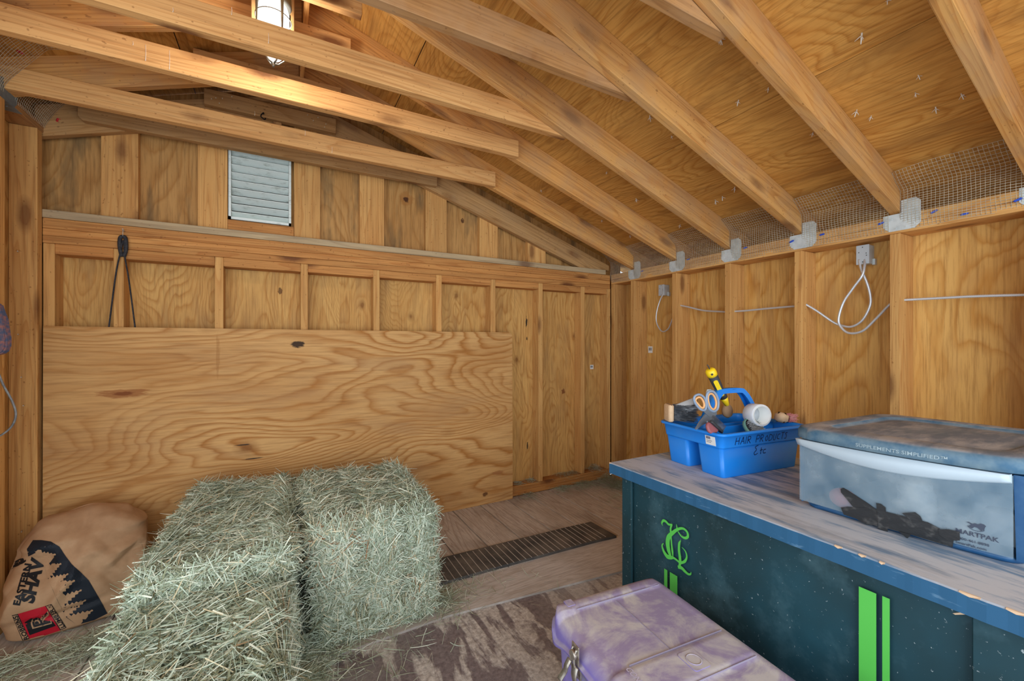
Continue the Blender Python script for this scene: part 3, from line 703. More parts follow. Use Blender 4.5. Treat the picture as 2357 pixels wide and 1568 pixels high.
# stickers with bar codes
def sticker(c, ux, w, h, nrm, lb):
    t = empty('barcode_sticker', c); ux = Vector(ux); n = Vector(nrm)
    bm = bmesh.new(); z = Vector((0, 0, 1))
    prism(bm, [ux * (-w / 2) - z * h / 2, ux * (w / 2) - z * h / 2, ux * (w / 2) + z * h / 2, ux * (-w / 2) + z * h / 2], n * 0.0006)
    link('label_paper', frombm('label_paper', bm), WHITE, t)
    bm = bmesh.new(); random.seed(int(w * 1e4)); x = -w * 0.35
    while x < w * 0.35:
        b = random.uniform(0.0012, 0.003)
        prism(bm, [n * 0.0007 + ux * x - z * h * 0.15, n * 0.0007 + ux * (x + b) - z * h * 0.15, n * 0.0007 + ux * (x + b) + z * h * 0.3, n * 0.0007 + ux * x + z * h * 0.3], n * 0.0003)
        x += b + random.uniform(0.0015, 0.003)
    link('bar_code', frombm('bar_code', bm), BLACK, t)
    tag(t, lb, 'sticker')
sticker(onX(1497, 805, XS - 0.001), (0, -1, 0), 0.045, 0.052, (-1, 0, 0), 'small white bar code sticker on the right wall plywood')
sticker(onY(1362, 845, YS - 0.001), (1, 0, 0), 0.036, 0.036, (0, -1, 0), 'small white bar code sticker on the far wall plywood near the corner')

# ------------------------------------------------------------------ leaning plywood panel
pw, ph = 2.42, 1.212
pz0 = 0.010
t = empty('plywood_panel', (0.252, 2.682, 0.0)); 
bm = bmesh.new(); cr = 0.03
poly = [(-pw / 2, 0, 0), (pw / 2, 0, 0), (pw / 2, 0, ph - cr), (pw / 2 - 0.008, 0, ph - 0.008), (pw / 2 - cr, 0, ph), (-pw / 2, 0, ph)]
prism(bm, [(x, -0.009, z - ph / 2) for x, y, z in poly], (0, 0.018, 0))
bpy.data.objects.remove(t)
o = link('plywood_panel', frombm('plywood_panel', bm), PANEL, M=Matrix.Translation((0.252, 2.679, pz0 + ph / 2)) @ Matrix.Rotation(math.radians(-0.4), 4, 'X'))
tag(o, 'large unfinished plywood sheet standing on edge against the far wall behind the hay', 'plywood sheet')

# black lead hanging from a nail
bm = bmesh.new()
L1 = spline([(-0.688, 2.686, H + 0.50), (-0.697, 2.684, H + 0.44), (-0.715, 2.684, H + 0.32), (-0.745, 2.692, H + 0.03)], 8)
L2 = spline([(-0.684, 2.686, H + 0.50), (-0.680, 2.682, H + 0.42), (-0.665, 2.684, H + 0.30), (-0.640, 2.692, H + 0.03)], 8)
for L in (L1, L2): tube(bm, L, 0.0055, 8, flat=0.6)
tube(bm, spline([(-0.693, 2.686, H + 0.42), (-0.700, 2.684, H + 0.47), (-0.698, 2.684, H + 0.51), (-0.688, 2.684, H + 0.518), (-0.678, 2.684, H + 0.51), (-0.676, 2.684, H + 0.46), (-0.684, 2.684, H + 0.42)], 6), 0.008, 8)
tag(link('lead_rope', frombm('lead_rope', bm), plain('black_rope', lin(42, 42, 46), 0.75, 0, 0.3, 0.5, lin(80, 78, 78), 90, 0.4)), 'black lead hanging folded from a nail on the far wall', 'rope')
bm = bmesh.new(); bcyl(bm, (-0.686, 2.70, H + 0.545), (-0.686, 2.672, H + 0.552), 0.0025, n=8)
tube(bm, [(-0.686, 2.675, H + 0.55), (-0.686, 2.675, H + 0.52)], 0.0014, 6)
tag(link('hook_nail', frombm('hook_nail', bm), NAILM), 'nail and wire above the hanging black lead', 'nail')
bm = bmesh.new(); tube(bm, spline([(-0.10, 2.672, H + 1.262), (-0.10, 2.650, H + 1.258), (-0.112, 2.645, H + 1.235), (-0.095, 2.648, H + 1.222), (-0.09, 2.66, H + 1.236)], 5), 0.003, 6)
tag(link('cup_hook', frombm('cup_hook', bm), BLACK), 'small dark hook on the nail-studded gable board', 'hook')

# strap at the left edge
LEATH = plain('grey_leather', lin(132, 132, 130), 0.5, 0, 0.5, 0.7, lin(70, 74, 80), 50, 0.3)
def ribbon(bm, pts, w, th, side):
    side = Vector(side); P = [Vector(p) for p in pts]; rings = []
    for i, p in enumerate(P):
        d = (P[min(i + 1, len(P) - 1)] - P[max(i - 1, 0)]).normalized(); n = d.cross(side).normalized()
        rings.append([bm.verts.new(p + side * sx * w / 2 + n * sn * th / 2) for sx, sn in ((-1, -1), (1, -1), (1, 1), (-1, 1))])
    for a, b in zip(rings, rings[1:]):
        for k in range(4): f = bm.faces.new((a[k], a[(k + 1) % 4], b[(k + 1) % 4], b[k])); f.smooth = True
    bm.faces.new(rings[0][::-1]); bm.faces.new(rings[-1])
t = empty('bridle_strap', (XL, 2.30, H - 0.05)); tag(t, 'grey leather strap and padded flap hanging at the left edge', 'strap')
Yb = 2.28
def bp(u, y): p = onY(u, y, Yb); return p - Vector((XL, 2.30, H - 0.05))
bm = bmesh.new()
ribbon(bm, spline([bp(-40, 820), bp(-10, 850), bp(8, 888), bp(28, 925), bp(36, 955), bp(26, 982), bp(0, 1003), bp(-30, 1012)], 6), 0.028, 0.005, Vector((0.45, -0.89, 0.1)).normalized())
link('strap', frombm('strap', bm), LEATH, t)
bm = bmesh.new()
prism(bm, [bp(-60, 720), bp(-60, 820), bp(-10, 818), bp(6, 812), bp(13, 800), bp(14, 780), bp(4, 735), bp(-6, 700), bp(-40, 690)], (0.01, 0.02, 0))
bmesh.ops.bevel(bm, geom=bm.edges[:], offset=0.004, segments=2, affect='EDGES')
link('padded_flap', frombm('padded_flap', bm), plain('worn_blue_pad', lin(74, 82, 104), 0.8, 0, 0.3, 0.9, lin(150, 96, 84), 70, 0.4), t)

# ================================================================== rubber mat
MATB = plain('dusty_black_rubber', lin(74, 72, 70), 0.8, 0, 0.3, 0.7, lin(124, 116, 106), 7.0)
MATR = plain('dust_line', lin(196, 188, 176), 0.9, 0, 0.2)
t = empty('ribbed_mat', (1.17, 1.975, 0.0095)); t.rotation_euler = (0, 0, math.radians(-0.6))
tag(t, 'long dark ribbed rubber mat strip lying on the floor beside the hay', 'mat')
bm = bmesh.new()
prism(bm, [(-0.62, -0.112, 0.0), (-0.3, -0.105, 0), (0.1, -0.112, 0), (0.35, -0.117, 0), (0.53, -0.128, 0), (0.52, 0.092, 0), (0.33, 0.100, 0), (-0.62, 0.112, 0)], (0, 0, 0.014))
link('mat_base', frombm('mat_base', bm), MATB, t)
bm = bmesh.new()
for k in range(31):
    x = -0.6 + k * 0.0355
    if x < 0.5: bbox(bm, (x, -0.008, 0.0145), (0.0028, 0.208, 0.0012))
link('ribs', frombm('ribs', bm), MATR, t)

# ================================================================== teal trunk
t_ = NT('scuffed_teal_paint'); _p = t_.coord()
_s = t_.ramp(t_.noise(t_.scale(_p, (1, 1, 1)), 90.0, 3.0, 0.7), [(0.66, 0.0), (0.72, 1.0)])
_s2 = t_.ramp(t_.noise(_p, 5.0, 5.0, 0.7), [(0.52, 0.0), (0.72, 1.0)])
_low = t_.ramp(t_.noise(t_.scale(_p, (2, 2, 2), (4, 4, 4)), 1.0, 4.0, 0.6), [(0.4, 0.0), (0.65, 1.0)])
_c = t_.mix(_low, lin(30, 56, 60), lin(32, 74, 86)); _c = t_.mix(t_.math('MULTIPLY', _s2, 0.35), _c, lin(96, 132, 142))
_c = t_.mix(t_.math('MULTIPLY', _s, 0.6), _c, lin(190, 204, 206))
TEAL = t_.fin(_c, 0.55, 0.35)
def top_paint():
    t = NT('worn_blue_lid_paint'); p = t.coord()
    n = t.noise(t.scale(p, (14.0, 2.2, 3.0)), 1.6, 6.0, 0.68)
    n2 = t.noise(t.scale(p, (1, 1, 1)), 3.5, 3.0, 0.6)
    f = t.ramp(t.math('ADD', t.math('MULTIPLY', n, 0.75), t.math('MULTIPLY', n2, 0.35)), [(0.53, 0.0), (0.64, 1.0)])
    c = t.mix(f, lin(194, 197, 202), lin(118, 144, 170))
    d = t.ramp(t.noise(t.scale(p, (10, 2.0, 1), (4, 1, 2)), 1.3, 5.0, 0.7), [(0.52, 0.0), (0.7, 1.0)])
    c = t.mix(t.math('MULTIPLY', d, 0.5), c, lin(120, 116, 116))
    # sides of the lid keep their paint: dust only lies on faces that look up
    g = t.n('ShaderNodeNewGeometry'); s = t.n('ShaderNodeSeparateXYZ'); t.l(g.outputs['Normal'], s.inputs[0])
    up = t.ramp(s.outputs[2], [(0.5, 0.0), (0.8, 1.0)])
    ch = t.ramp(t.noise(t.scale(p, (30, 6, 30)), 1.5, 4.0, 0.7), [(0.62, 0.0), (0.70, 1.0)])
    side = t.mix(t.math('MULTIPLY', ch, 0.5), lin(44, 94, 130), lin(120, 158, 184))
    return t.fin(t.mix(up, side, c), 0.65, 0.3)
TOPP = top_paint()
GREEN = plain('green_vinyl', lin(92, 200, 82), 0.45)
TX0, TX1, TY0, TY1, TZ = 1.228, 1.93, 0.22, 1.292, H - 0.5
t = empty('tack_trunk', (TX0, TY0, 0)); tag(t, 'large dark teal wooden trunk with green monogram and worn blue lid', 'trunk')
O = Vector((TX0, TY0, 0))
bm = bmesh.new(); W, D = TX1 - TX0, TY1 - TY0
bbox(bm, (W / 2 + 0.006, D / 2, (TZ - 0.045) / 2), (W - 0.012, D, TZ - 0.045), bev=0.003)
tbody = link('body', frombm('body', bm), TEAL, t)
for (y0, y1) in ((D - 0.052, D), (0.0, 0.075)):
    bm = bmesh.new(); bbox(bm, (0.0, (y0 + y1) / 2, (TZ - 0.045) / 2), (0.012, y1 - y0, TZ - 0.047), bev=0.002)
    link('corner_trim', frombm('corner_trim', bm), TEAL, t)
# lid with a slightly chipped front edge
bm = bmesh.new(); n = 90
fr = []
random.seed(3)
for i in range(n + 1):
    y = -0.10 + (D + 0.10 + 0.045) * i / n
    fr.append((y, -0.033 + 0.0018 * noise.noise(Vector((y * 30, 0, 0)))))
x1 = W + 0.03
for i in range(n):
    (ya, xa), (yb, xb) = fr[i], fr[i + 1]
    for q in ([(xa, ya, TZ - 0.043), (xb, yb, TZ - 0.043), (xb, yb, TZ - 0.003), (xa, ya, TZ - 0.003)],
              [(xa, ya, TZ - 0.003), (xb, yb, TZ - 0.003), (xb + 0.003, yb, TZ), (xa + 0.003, ya, TZ)],
              [(xa + 0.003, ya, TZ), (xb + 0.003, yb, TZ), (x1, yb, TZ), (x1, ya, TZ)],
              [(xa, ya, TZ - 0.043), (x1, ya, TZ - 0.043), (x1, yb, TZ - 0.043), (xb, yb, TZ - 0.043)]):
        bm.faces.new([bm.verts.new(p) for p in q])
for y, x in (fr[0], fr[-1]):
    bm.faces.new([bm.verts.new(p) for p in ((x, y, TZ - 0.043), (x, y, TZ - 0.003), (x + 0.003, y, TZ), (x1, y, TZ), (x1, y, TZ - 0.043))])
bm.faces.new([bm.verts.new(p) for p in ((x1, fr[0][0], TZ), (x1, fr[-1][0], TZ), (x1, fr[-1][0], TZ - 0.043), (x1, fr[0][0], TZ - 0.043))])
bmesh.ops.remove_doubles(bm, verts=bm.verts[:], dist=1e-5)
link('lid', frombm('lid', bm), TOPP, t)
# bare chipped wood along the lid's front edge
BARE = plain('bare_chipped_wood', lin(214, 184, 150), 0.8)
for (u, y, l) in ((1412, 1064, 0.010), (1985, 1232, 0.016), (2035, 1252, 0.014), (2078, 1268, 0.010), (2235, 1366, 0.030), (2346, 1402, 0.026)):
    p = onZ(u, y, TZ) - O; bm = bmesh.new()
    prism(bm, [(-0.0342, p.y - l / 2, TZ - 0.002), (-0.0342, p.y, TZ - 0.005), (-0.0342, p.y + l / 2, TZ - 0.002), (-0.031, p.y + l / 2, TZ + 0.0005), (-0.031, p.y - l / 2, TZ + 0.0005)], (0.003, 0, 0))
    link('bare_chip', frombm('bare_chip', bm), BARE, t)
bm = bmesh.new(); p = onX(2209, 1411, TX0 - 0.002) - O
prism(bm, [p + Vector((0, 0.010, -0.006)), p + Vector((0, 0.006, -0.007)), p + Vector((0, -0.012, 0.004)), p + Vector((0, -0.010, 0.008))], (-0.002, 0, 0))
tag(link('wood_sliver', frombm('wood_sliver', bm), BARE, M=Matrix.Translation(O)), 'small pale wood sliver caught on the trunk front under the lid', 'splinter')
FXP = TX0 - 0.0004
def flatshape(bm, pxs, thick=0.0006):
    P = [onX(u, y, FXP) - O for u, y in pxs]
    prism(bm, P, (-thick, 0, 0))
def calli(bm, pts, ws):
    """brush stroke through pixel points on the trunk front, with a width at each point"""
    C = [onX(u, y, FXP) - O for u, y in pts]
    S = spline(C, 8); m = len(S); L = []; R = []
    for i, p in enumerate(S):
        f = i / (m - 1) * (len(ws) - 1); k = min(int(f), len(ws) - 2); w = ws[k] + (ws[k + 1] - ws[k]) * (f - k)
        d = (S[min(i + 1, m - 1)] - S[max(i - 1, 0)]).normalized(); nn = Vector((0, -d.z, d.y))
        L.append(p + nn * w / 2); R.append(p - nn * w / 2)
    for i in range(m - 1):
        a, b, c, d = L[i], L[i + 1], R[i + 1], R[i]
        off = Vector((-0.0006 - 0.00005 * random.random(), 0, 0))
        vs = [bm.verts.new(q + off) for q in (a, b, c, d)]
        bm.faces.new(vs)
def zz(l): return [(1500 + a / 7.842, 1180 + b / 7.842) for a, b in l]
bm = bmesh.new()
calli(bm, zz([(200, 240), (185, 190), (215, 145), (260, 165), (310, 215), (375, 215)]), [0.001, 0.006, 0.009, 0.009, 0.008, 0.004])
calli(bm, zz([(365, 215), (345, 280), (345, 340), (350, 420), (360, 560), (375, 700), (385, 800)]), [0.007, 0.007, 0.008, 0.006, 0.006, 0.009, 0.003])
calli(bm, zz([(475, 340), (540, 430), (610, 460), (655, 430), (640, 350), (570, 290), (480, 300), (390, 360), (310, 440), (290, 560), (310, 690), (340, 780)]), [0.004, 0.006, 0.009, 0.009, 0.008, 0.008, 0.009, 0.012, 0.016, 0.018, 0.016, 0.010])
calli(bm, zz([(445, 210), (455, 250), (460, 290)]), [0.001, 0.004, 0.005])
calli(bm, zz([(215, 555), (190, 600), (220, 700), (280, 790), (340, 810), (400, 820), (480, 880), (520, 920)]), [0.003, 0.006, 0.011, 0.016, 0.014, 0.008, 0.007, 0.010])
calli(bm, zz([(530, 500), (500, 560), (495, 680), (510, 800), (515, 900), (500, 980)]), [0.001, 0.009, 0.010, 0.011, 0.011, 0.007])
calli(bm, zz([(545, 625), (610, 700), (635, 800), (600, 880), (530, 910)]), [0.001, 0.005, 0.006, 0.009, 0.008])
calli(bm, zz([(475, 985), (540, 1000), (600, 1060), (660, 1110), (705, 1110), (712, 1070)]), [0.010, 0.012, 0.011, 0.008, 0.005, 0.001])
link('monogram', frombm('monogram', bm), GREEN, tbody)
# racing stripes: rectangles on the front, running down to the foot
def stripe(ua, ub, top_a):
    a = onX(ua, top_a, FXP) - O; b = onX(ub, top_a, FXP) - O
    bm = bmesh.new(); prism(bm, [(-0.0004, a.y, a.z), (-0.0004, b.y, a.z), (-0.0004, b.y, 0.03), (-0.0004, a.y, 0.03)], (-0.0006, 0, 0))
    link('stripe', frombm('stripe', bm), GREEN, tbody)
stripe(1529, 1536, 1309); stripe(1542, 1559, 1317); stripe(1977, 2017, 1350); stripe(2031, 2048, 1372)

# ================================================================== translucent bin
def binmap():
    FL, FR, BL, BR = Vector((1.400, 0.708)), Vector((1.436, 0.262)), Vector((1.900, 0.685)), Vector((1.930, 0.235))
    def m(s, d, z, bulge=0.0):        # s 0..1 along the front, d 0..1 depth
        a = FL.lerp(FR, s); b = BL.lerp(BR, s); p = a.lerp(b, d)
        n = (a - b).normalized(); p = p + n * bulge * (1 - (2 * s - 1) ** 2) * (1 - d)
        return Vector((p.x, p.y, z))
    return m
bm_ = binmap()
BB = Vector((1.436, 0.262, TZ)); t = empty('storage_bin', (1.436, 0.262, TZ)); tag(t, 'clear fronted plastic bin with dusty blue lid and torn black tape', 'storage bin')
BLUEP = plain('blue_bin_plastic', lin(26, 82, 130), 0.45, 0, 0.5, 0.5, lin(74, 118, 152), 14)
def dust_lid():
    t = NT('dusty_bin_lid'); p = t.coord()
    g = t.n('ShaderNodeNewGeometry'); s = t.n('ShaderNodeSeparateXYZ'); t.l(g.outputs['Normal'], s.inputs[0])
    up = t.ramp(s.outputs[2], [(0.75, 0.0), (0.97, 1.0)])
    n = t.noise(t.scale(p, (5, 16, 5)), 1.0, 6.0, 0.65)
    top = t.mix(t.ramp(n, [(0.42, 0.0), (0.6, 1.0)]), lin(112, 120, 132), lin(166, 165, 166))
    n3 = t.ramp(t.noise(p, 7.0, 4.0, 0.6), [(0.35, 1.0), (0.5, 0.0)])
    top = t.mix(t.math('MULTIPLY', n3, 0.6), top, lin(96, 110, 122))
    n2 = t.ramp(t.noise(p, 12.0, 4.0, 0.6), [(0.4, 0.0), (0.65, 1.0)])
    side = t.mix(n2, lin(66, 102, 128), lin(120, 142, 152))
    return t.fin(t.mix(up, side, top), 0.75, 0.3)
DLID = dust_lid()
def ring(bm, z, inset, bulge=0.0, r=0.03, nf=18, dd=(0.0, 1.0)):
    """closed outline of the bin at a height: rounded rectangle in (s,d)"""
    out = []
    W_, D_ = 0.447, 0.50
    a, b = inset / W_, inset / D_; rs, rd = r / W_, r / D_
    def cor(cs, cd, a0):
        for k in range(6):
            th = a0 + math.pi / 2 * k / 5
            out.append(bm_(cs + rs * math.cos(th), cd + rd * math.sin(th), z, bulge))
    s0, s1, d0, d1 = a, 1 - a, b + dd[0], dd[1] - b
    for k in range(nf): out.append(bm_(s0 + rs + (s1 - s0 - 2 * rs) * k / nf, d0, z, bulge))
    cor(s1 - rs, d0 + rd, -math.pi / 2); cor(s1 - rs, d1 - rd, 0); cor(s0 + rs, d1 - rd, math.pi / 2); cor(s0 + rs, d0 + rd, math.pi)
    return [bm.verts.new(p - BB) for p in out]
def loft(bm, rings, cap0=True, cap1=True, smooth=True):
    for A, B in zip(rings, rings[1:]):
        n = len(A)
        for i in range(n):
            j = (i + 1) % n; f = bm.faces.new((A[i], A[j], B[j], B[i])); f.smooth = smooth
    if cap0: bm.faces.new(rings[0][::-1])
    if cap1: bm.faces.new(rings[-1])
zb, zt = TZ + 0.001, H - 0.285
# opaque shell: floor, sides, back
bm = bmesh.new()
loft(bm, [ring(bm, zb, 0.012, 0.012, 0.03), ring(bm, zb + 0.012, 0.008, 0.016, 0.03), ring(bm, zb + 0.014, 0.012, 0.012, 0.03)], True, True)
for s_ in (0, 1):
    sa, sb = (0.0, 0.02) if s_ == 0 else (0.955, 1.0)
    P = []
    for z, i in ((zb + 0.01, 0.006), (zt - 0.012, -0.004)):
        P.append([bm.verts.new(bm_(s, d, z) - BB) for s, d in ((sa + i, 0.015), (sb - i, 0.015), (sb - i, 0.985), (sa + i, 0.985))])
    loft(bm, P, smooth=False)
P = [[bm.verts.new(bm_(s, d, z) - BB) for s, d in ((0.01, 0.97), (0.99, 0.97), (0.99, 0.99), (0.01, 0.99))] for z in (zb + 0.01, zt - 0.012)]
loft(bm, P, smooth=False)
link('bin_shell', frombm('bin_shell', bm), BLUEP, t)
# frosted drawer front, bulging
fz = NT('frosted_plastic'); fz.b.inputs['Base Color'].default_value = lin(196, 212, 218); fz.b.inputs['Roughness'].default_value = 0.35
_n = fz.noise(fz.coord(), 9.0, 4.0, 0.6); fz.l(fz.mix(fz.ramp(_n, [(0.35, 0.0), (0.7, 1.0)]), lin(128, 160, 182), lin(176, 194, 204)), fz.b.inputs['Base Color'])
trn = fz.n('ShaderNodeBsdfTransparent'); mxx = fz.n('ShaderNodeMixShader'); fz.l(fz.math('ADD', fz.math('MULTIPLY', _n, 0.35), 0.20), mxx.inputs[0])
fz.l(trn.outputs[0], mxx.inputs[1]); fz.l(fz.b.outputs[0], mxx.inputs[2]); fz.l(mxx.outputs[0], fz.out.inputs[0]); FROST = fz.m
LIPM = plain('frosted_lip', lin(186, 202, 212), 0.45, 0, 0.5)
def front_pt(s, z, out=0.0):
    return bm_(s, 0.004, z, 0.022 * (0.5 + 0.5 * (z - zb) / (zt - zb))) + Vector((-1, 0.1, 0)).normalized() * out
bm = bmesh.new(); NS, NZ = 30, 8; G = []
for j in range(NZ + 1):
    z = zb + 0.016 + (zt - 0.012 - zb - 0.016) * j / NZ
    G.append([[bm.verts.new(front_pt(0.006 + 0.951 * i / NS, z, o_) - BB) for i in range(NS + 1)] for o_ in (0.004, 0.001)])
for j in range(NZ):
    for i in range(NS):
        for L in (0, 1):
            f = bm.faces.new((G[j][L][i], G[j][L][i + 1], G[j + 1][L][i + 1], G[j + 1][L][i])); f.smooth = True
dfr = link('drawer_front', frombm('drawer_front', bm), FROST, t)
bm = bmesh.new(); R_ = []
for i in range(NS + 1):
    s = 0.0 + 0.955 * i / NS; hh = 0.016 + 0.026 * math.sin(math.pi * min(1, max(0, s / 0.955)))
    R_.append([bm.verts.new(front_pt(s, z, o_) - BB) for z, o_ in ((zt - 0.008, 0.005), (zt - 0.008, 0.020), (zt - 0.010 - hh, 0.010), (zt - 0.013 - hh, 0.005))])
for a, b in zip(R_, R_[1:]):
    for k in range(4): f = bm.faces.new((a[k], a[(k + 1) % 4], b[(k + 1) % 4], b[k])); f.smooth = k == 1
bm.faces.new(R_[0]); bm.faces.new(R_[-1][::-1])
link('drawer_lip', frombm('drawer_lip', bm), LIPM, dfr)
# lid
bm = bmesh.new()
loft(bm, [ring(bm, zt - 0.006, -0.010, 0.028, 0.045), ring(bm, zt - 0.004, -0.016, 0.030, 0.05), ring(bm, zt + 0.018, -0.016, 0.030, 0.05), ring(bm, zt + 0.028, -0.010, 0.029, 0.05), ring(bm, zt + 0.031, 0.0, 0.026, 0.05),
          ring(bm, zt + 0.031, 0.042, 0.005, 0.05), ring(bm, zt + 0.029, 0.046, 0.003, 0.05), ring(bm, zt + 0.021, 0.050, 0.0, 0.05), ring(bm, zt + 0.023, 0.062, 0.0, 0.05), ring(bm, zt + 0.024, 0.15, 0.0, 0.03)], True, True)
blid = link('lid', frombm('lid', bm), DLID, t)
# embossed line on the lid front and printed writing low on the drawer
def on_front(me, s0, z0, ds_per_m, out, name, mat, slope=0.0):
    for v in me.vertices:
        s = s0 + v.co.x * ds_per_m; z = z0 + v.co.y + slope * v.co.x
        p = front_pt(s, z, out + v.co.z) - BB; v.co = p
    return link(name, me, mat, dfr)
k_ = 1 / 0.447
me = textmesh('SUPPLEMENTS SIMPLIFIED\u2122', 0.0125, 0.0002, 1.15)
for v in me.vertices:
    s = 0.36 + v.co.x * k_; p = bm_(s, -0.032, zt + 0.004 + v.co.y, 0.030) + Vector((-0.0010, 0, 0)); v.co = p - BB
link('embossed_writing', me, plain('embossed_blue', lin(150, 170, 178), 0.6), blid)
me = textmesh('S', 0.020, 0.0003, 1.1); INK = plain('print_ink', lin(58, 66, 84), 0.5)
bpy.data.meshes.remove(me)
on_front(textmesh('MARTPAK', 0.0150, 0.0003, 1.0), 0.762, TZ + 0.046, k_, 0.0052, 'printed_writing', INK)
on_front(textmesh('1-800-461-8898', 0.0085, 0.0001, 1.0), 0.758, TZ + 0.031, k_, 0.0052, 'printed_writing', INK)
on_front(textmesh('SmartPak.com', 0.0085, 0.0001, 1.0), 0.762, TZ + 0.020, k_, 0.0052, 'printed_writing', INK)
def fpoly(bm, pts, out):
    """polygon in (s, height above trunk top) on the drawer front"""
    P = [front_pt(s, TZ + z, out) - BB for s, z in pts]
    vs = [bm.verts.new(p) for p in P]; f = bm.faces.new(vs); return f
bm = bmesh.new()      # galloping horse mark with a swoosh ring
hs, hz, q = 0.838, 0.073, 0.0095
H_ = [(-3.0, 0.6), (-2.2, 0.9), (-1.2, 0.4), (-0.4, 0.9), (0.6, 0.7), (1.3, 1.3), (2.2, 1.2), (2.8, 0.6), (2.5, 0.3), (1.8, 0.5), (1.5, -0.1), (2.3, -0.5), (2.2, -1.3), (1.9, -1.2), (1.8, -0.8), (1.0, -0.7), (1.6, -1.5), (1.3, -1.6), (0.4, -0.8), (-0.6, -0.6), (-1.3, -1.5), (-1.7, -1.4), (-1.3, -0.6), (-2.0, -1.0), (-2.4, -0.8), (-1.6, -0.1), (-2.0, 0.3)]
f = fpoly(bm, [(hs + a * q * 0.62 * k_ * 0.9, hz + b * q * 0.62) for a, b in H_], 0.0052)
bmesh.ops.triangulate(bm, faces=[f])
for i in range(14):
    a0, a1 = math.radians(200 + i * 9), math.radians(200 + (i + 1) * 9)
    w0, w1 = 0.7 + 0.02 * i, 0.72 + 0.02 * i
    fpoly(bm, [(hs + 2.6 * q * .62 * k_ * math.cos(a0), hz + 2.2 * q * .62 * math.sin(a0)), (hs + 2.6 * q * .62 * k_ * math.cos(a1), hz + 2.2 * q * .62 * math.sin(a1)),
               (hs + 2.35 * q * .62 * k_ * math.cos(a1), hz + 2.0 * q * .62 * math.sin(a1)), (hs + 2.35 * q * .62 * k_ * math.cos(a0), hz + 2.0 * q * .62 * math.sin(a0))], 0.0052)
link('horse_mark', frombm('horse_mark', bm), INK, dfr)
# black tape strips, crinkled
TAPE = NT('black_tape'); _n = TAPE.noise(TAPE.scale(TAPE.coord(), (26, 26, 34)), 1.0, 3.0, 0.6); TAPE.bump(_n, 0.5, 0.003)
TAPEM = TAPE.fin(TAPE.mix(TAPE.ramp(_n, [(0.55, 0.0), (0.75, 1.0)]), lin(42, 44, 46), lin(96, 96, 94)), 0.28, 0.6)
def zf(pts):          # pixels of the photograph to (s, height) on the drawer front
    out = []
    for a, b in pts:
        u, y = 1880 + a / 4.941, 1100 + b / 4.941
        r = ray(u, y); FLp = Vector((1.400 - 0.02, 0.708, 0)); FRp = Vector((1.436 - 0.02, 0.262, 0)); e = FRp - FLp; nn = Vector((e.y, -e.x, 0))
        k = nn.dot(FLp) / nn.dot(r); p = r * k; out.append(((p - FLp).dot(e) / e.dot(e), p.z + H - TZ))
    return out
strips = [[(268, 130), (300, 118), (360, 150), (600, 305), (700, 380), (690, 560), (560, 520), (400, 330), (270, 170)],
          [(268, 345), (350, 335), (560, 345), (700, 400), (690, 545), (560, 540), (440, 470), (300, 425)],
          [(683, 288), (740, 300), (790, 340), (808, 620), (700, 590), (690, 400)],
          [(700, 365), (1000, 440), (1270, 510), (1400, 580), (1400, 640), (1560, 700), (1545, 800), (1280, 720), (1100, 660), (830, 590), (700, 540)],
          [(980, 405), (1130, 392), (1190, 440), (1215, 500), (1060, 470)],
          [(1390, 590), (1500, 590), (1630, 620), (1632, 720), (1500, 720), (1400, 650)],
          [(940, 610), (1080, 650), (1040, 695)]]
for k, sp in enumerate(strips):
    bm = bmesh.new(); P = zf(sp)
    f = fpoly(bm, P, 0.0056 + 0.0009 * k)
    r_ = bmesh.ops.extrude_face_region(bm, geom=[f]); 
    for v in [g for g in r_['geom'] if isinstance(g, bmesh.types.BMVert)]: v.co += Vector((-0.0008, 0, 0))
    link('tape_strip', frombm('tape_strip', bm), TAPEM, dfr)
# things dimly seen inside the bin
INW = plain('white_tub_plastic', lin(188, 200, 206), 0.4)
def inside(name, c, r, h, lb, cat, mat, lying=False):
    bm = bmesh.new()
    lathe(bm, [(0, 0), (r * 0.96, 0), (r, 0.004), (r, h * 0.72), (r * 0.82, h * 0.8), (r * 0.82, h * 0.97), (r * 0.78, h), (0, h)], 24)
    o = link(name, frombm(name, bm), mat); o.location = c
    if lying: o.rotation_euler = (math.radians(90), 0, math.radians(20))
    tag(o, lb, cat)
inside('supplement_jar', tuple(bm_(0.50, 0.25, TZ + 0.016)), 0.040, 0.10, 'pale jar standing inside the clear bin, left of centre', 'jar', INW)
inside('supplement_jar', tuple(bm_(0.86, 0.22, TZ + 0.016)), 0.036, 0.075, 'pale jar inside the clear bin behind the horse mark', 'jar', INW)
inside('supplement_bottle', tuple(bm_(0.68, 0.42, TZ + 0.060)), 0.042, 0.15, 'pale bottle lying inside the clear bin', 'bottle', INW, True)
bm = bmesh.new(); bmesh.ops.create_uvsphere(bm, u_segments=24, v_segments=16, radius=0.030)
for f in bm.faces: f.smooth = True
o = link('pink_ball', frombm('pink_ball', bm), plain('pink_rubber', lin(236, 150, 132), 0.5)); o.location = front_pt(0.235, TZ + 0.050, -0.022); o.scale = (0.75, 1.15, 0.95)
tag(o, 'pinkish ball showing through the clear bin beside the black tape', 'ball')

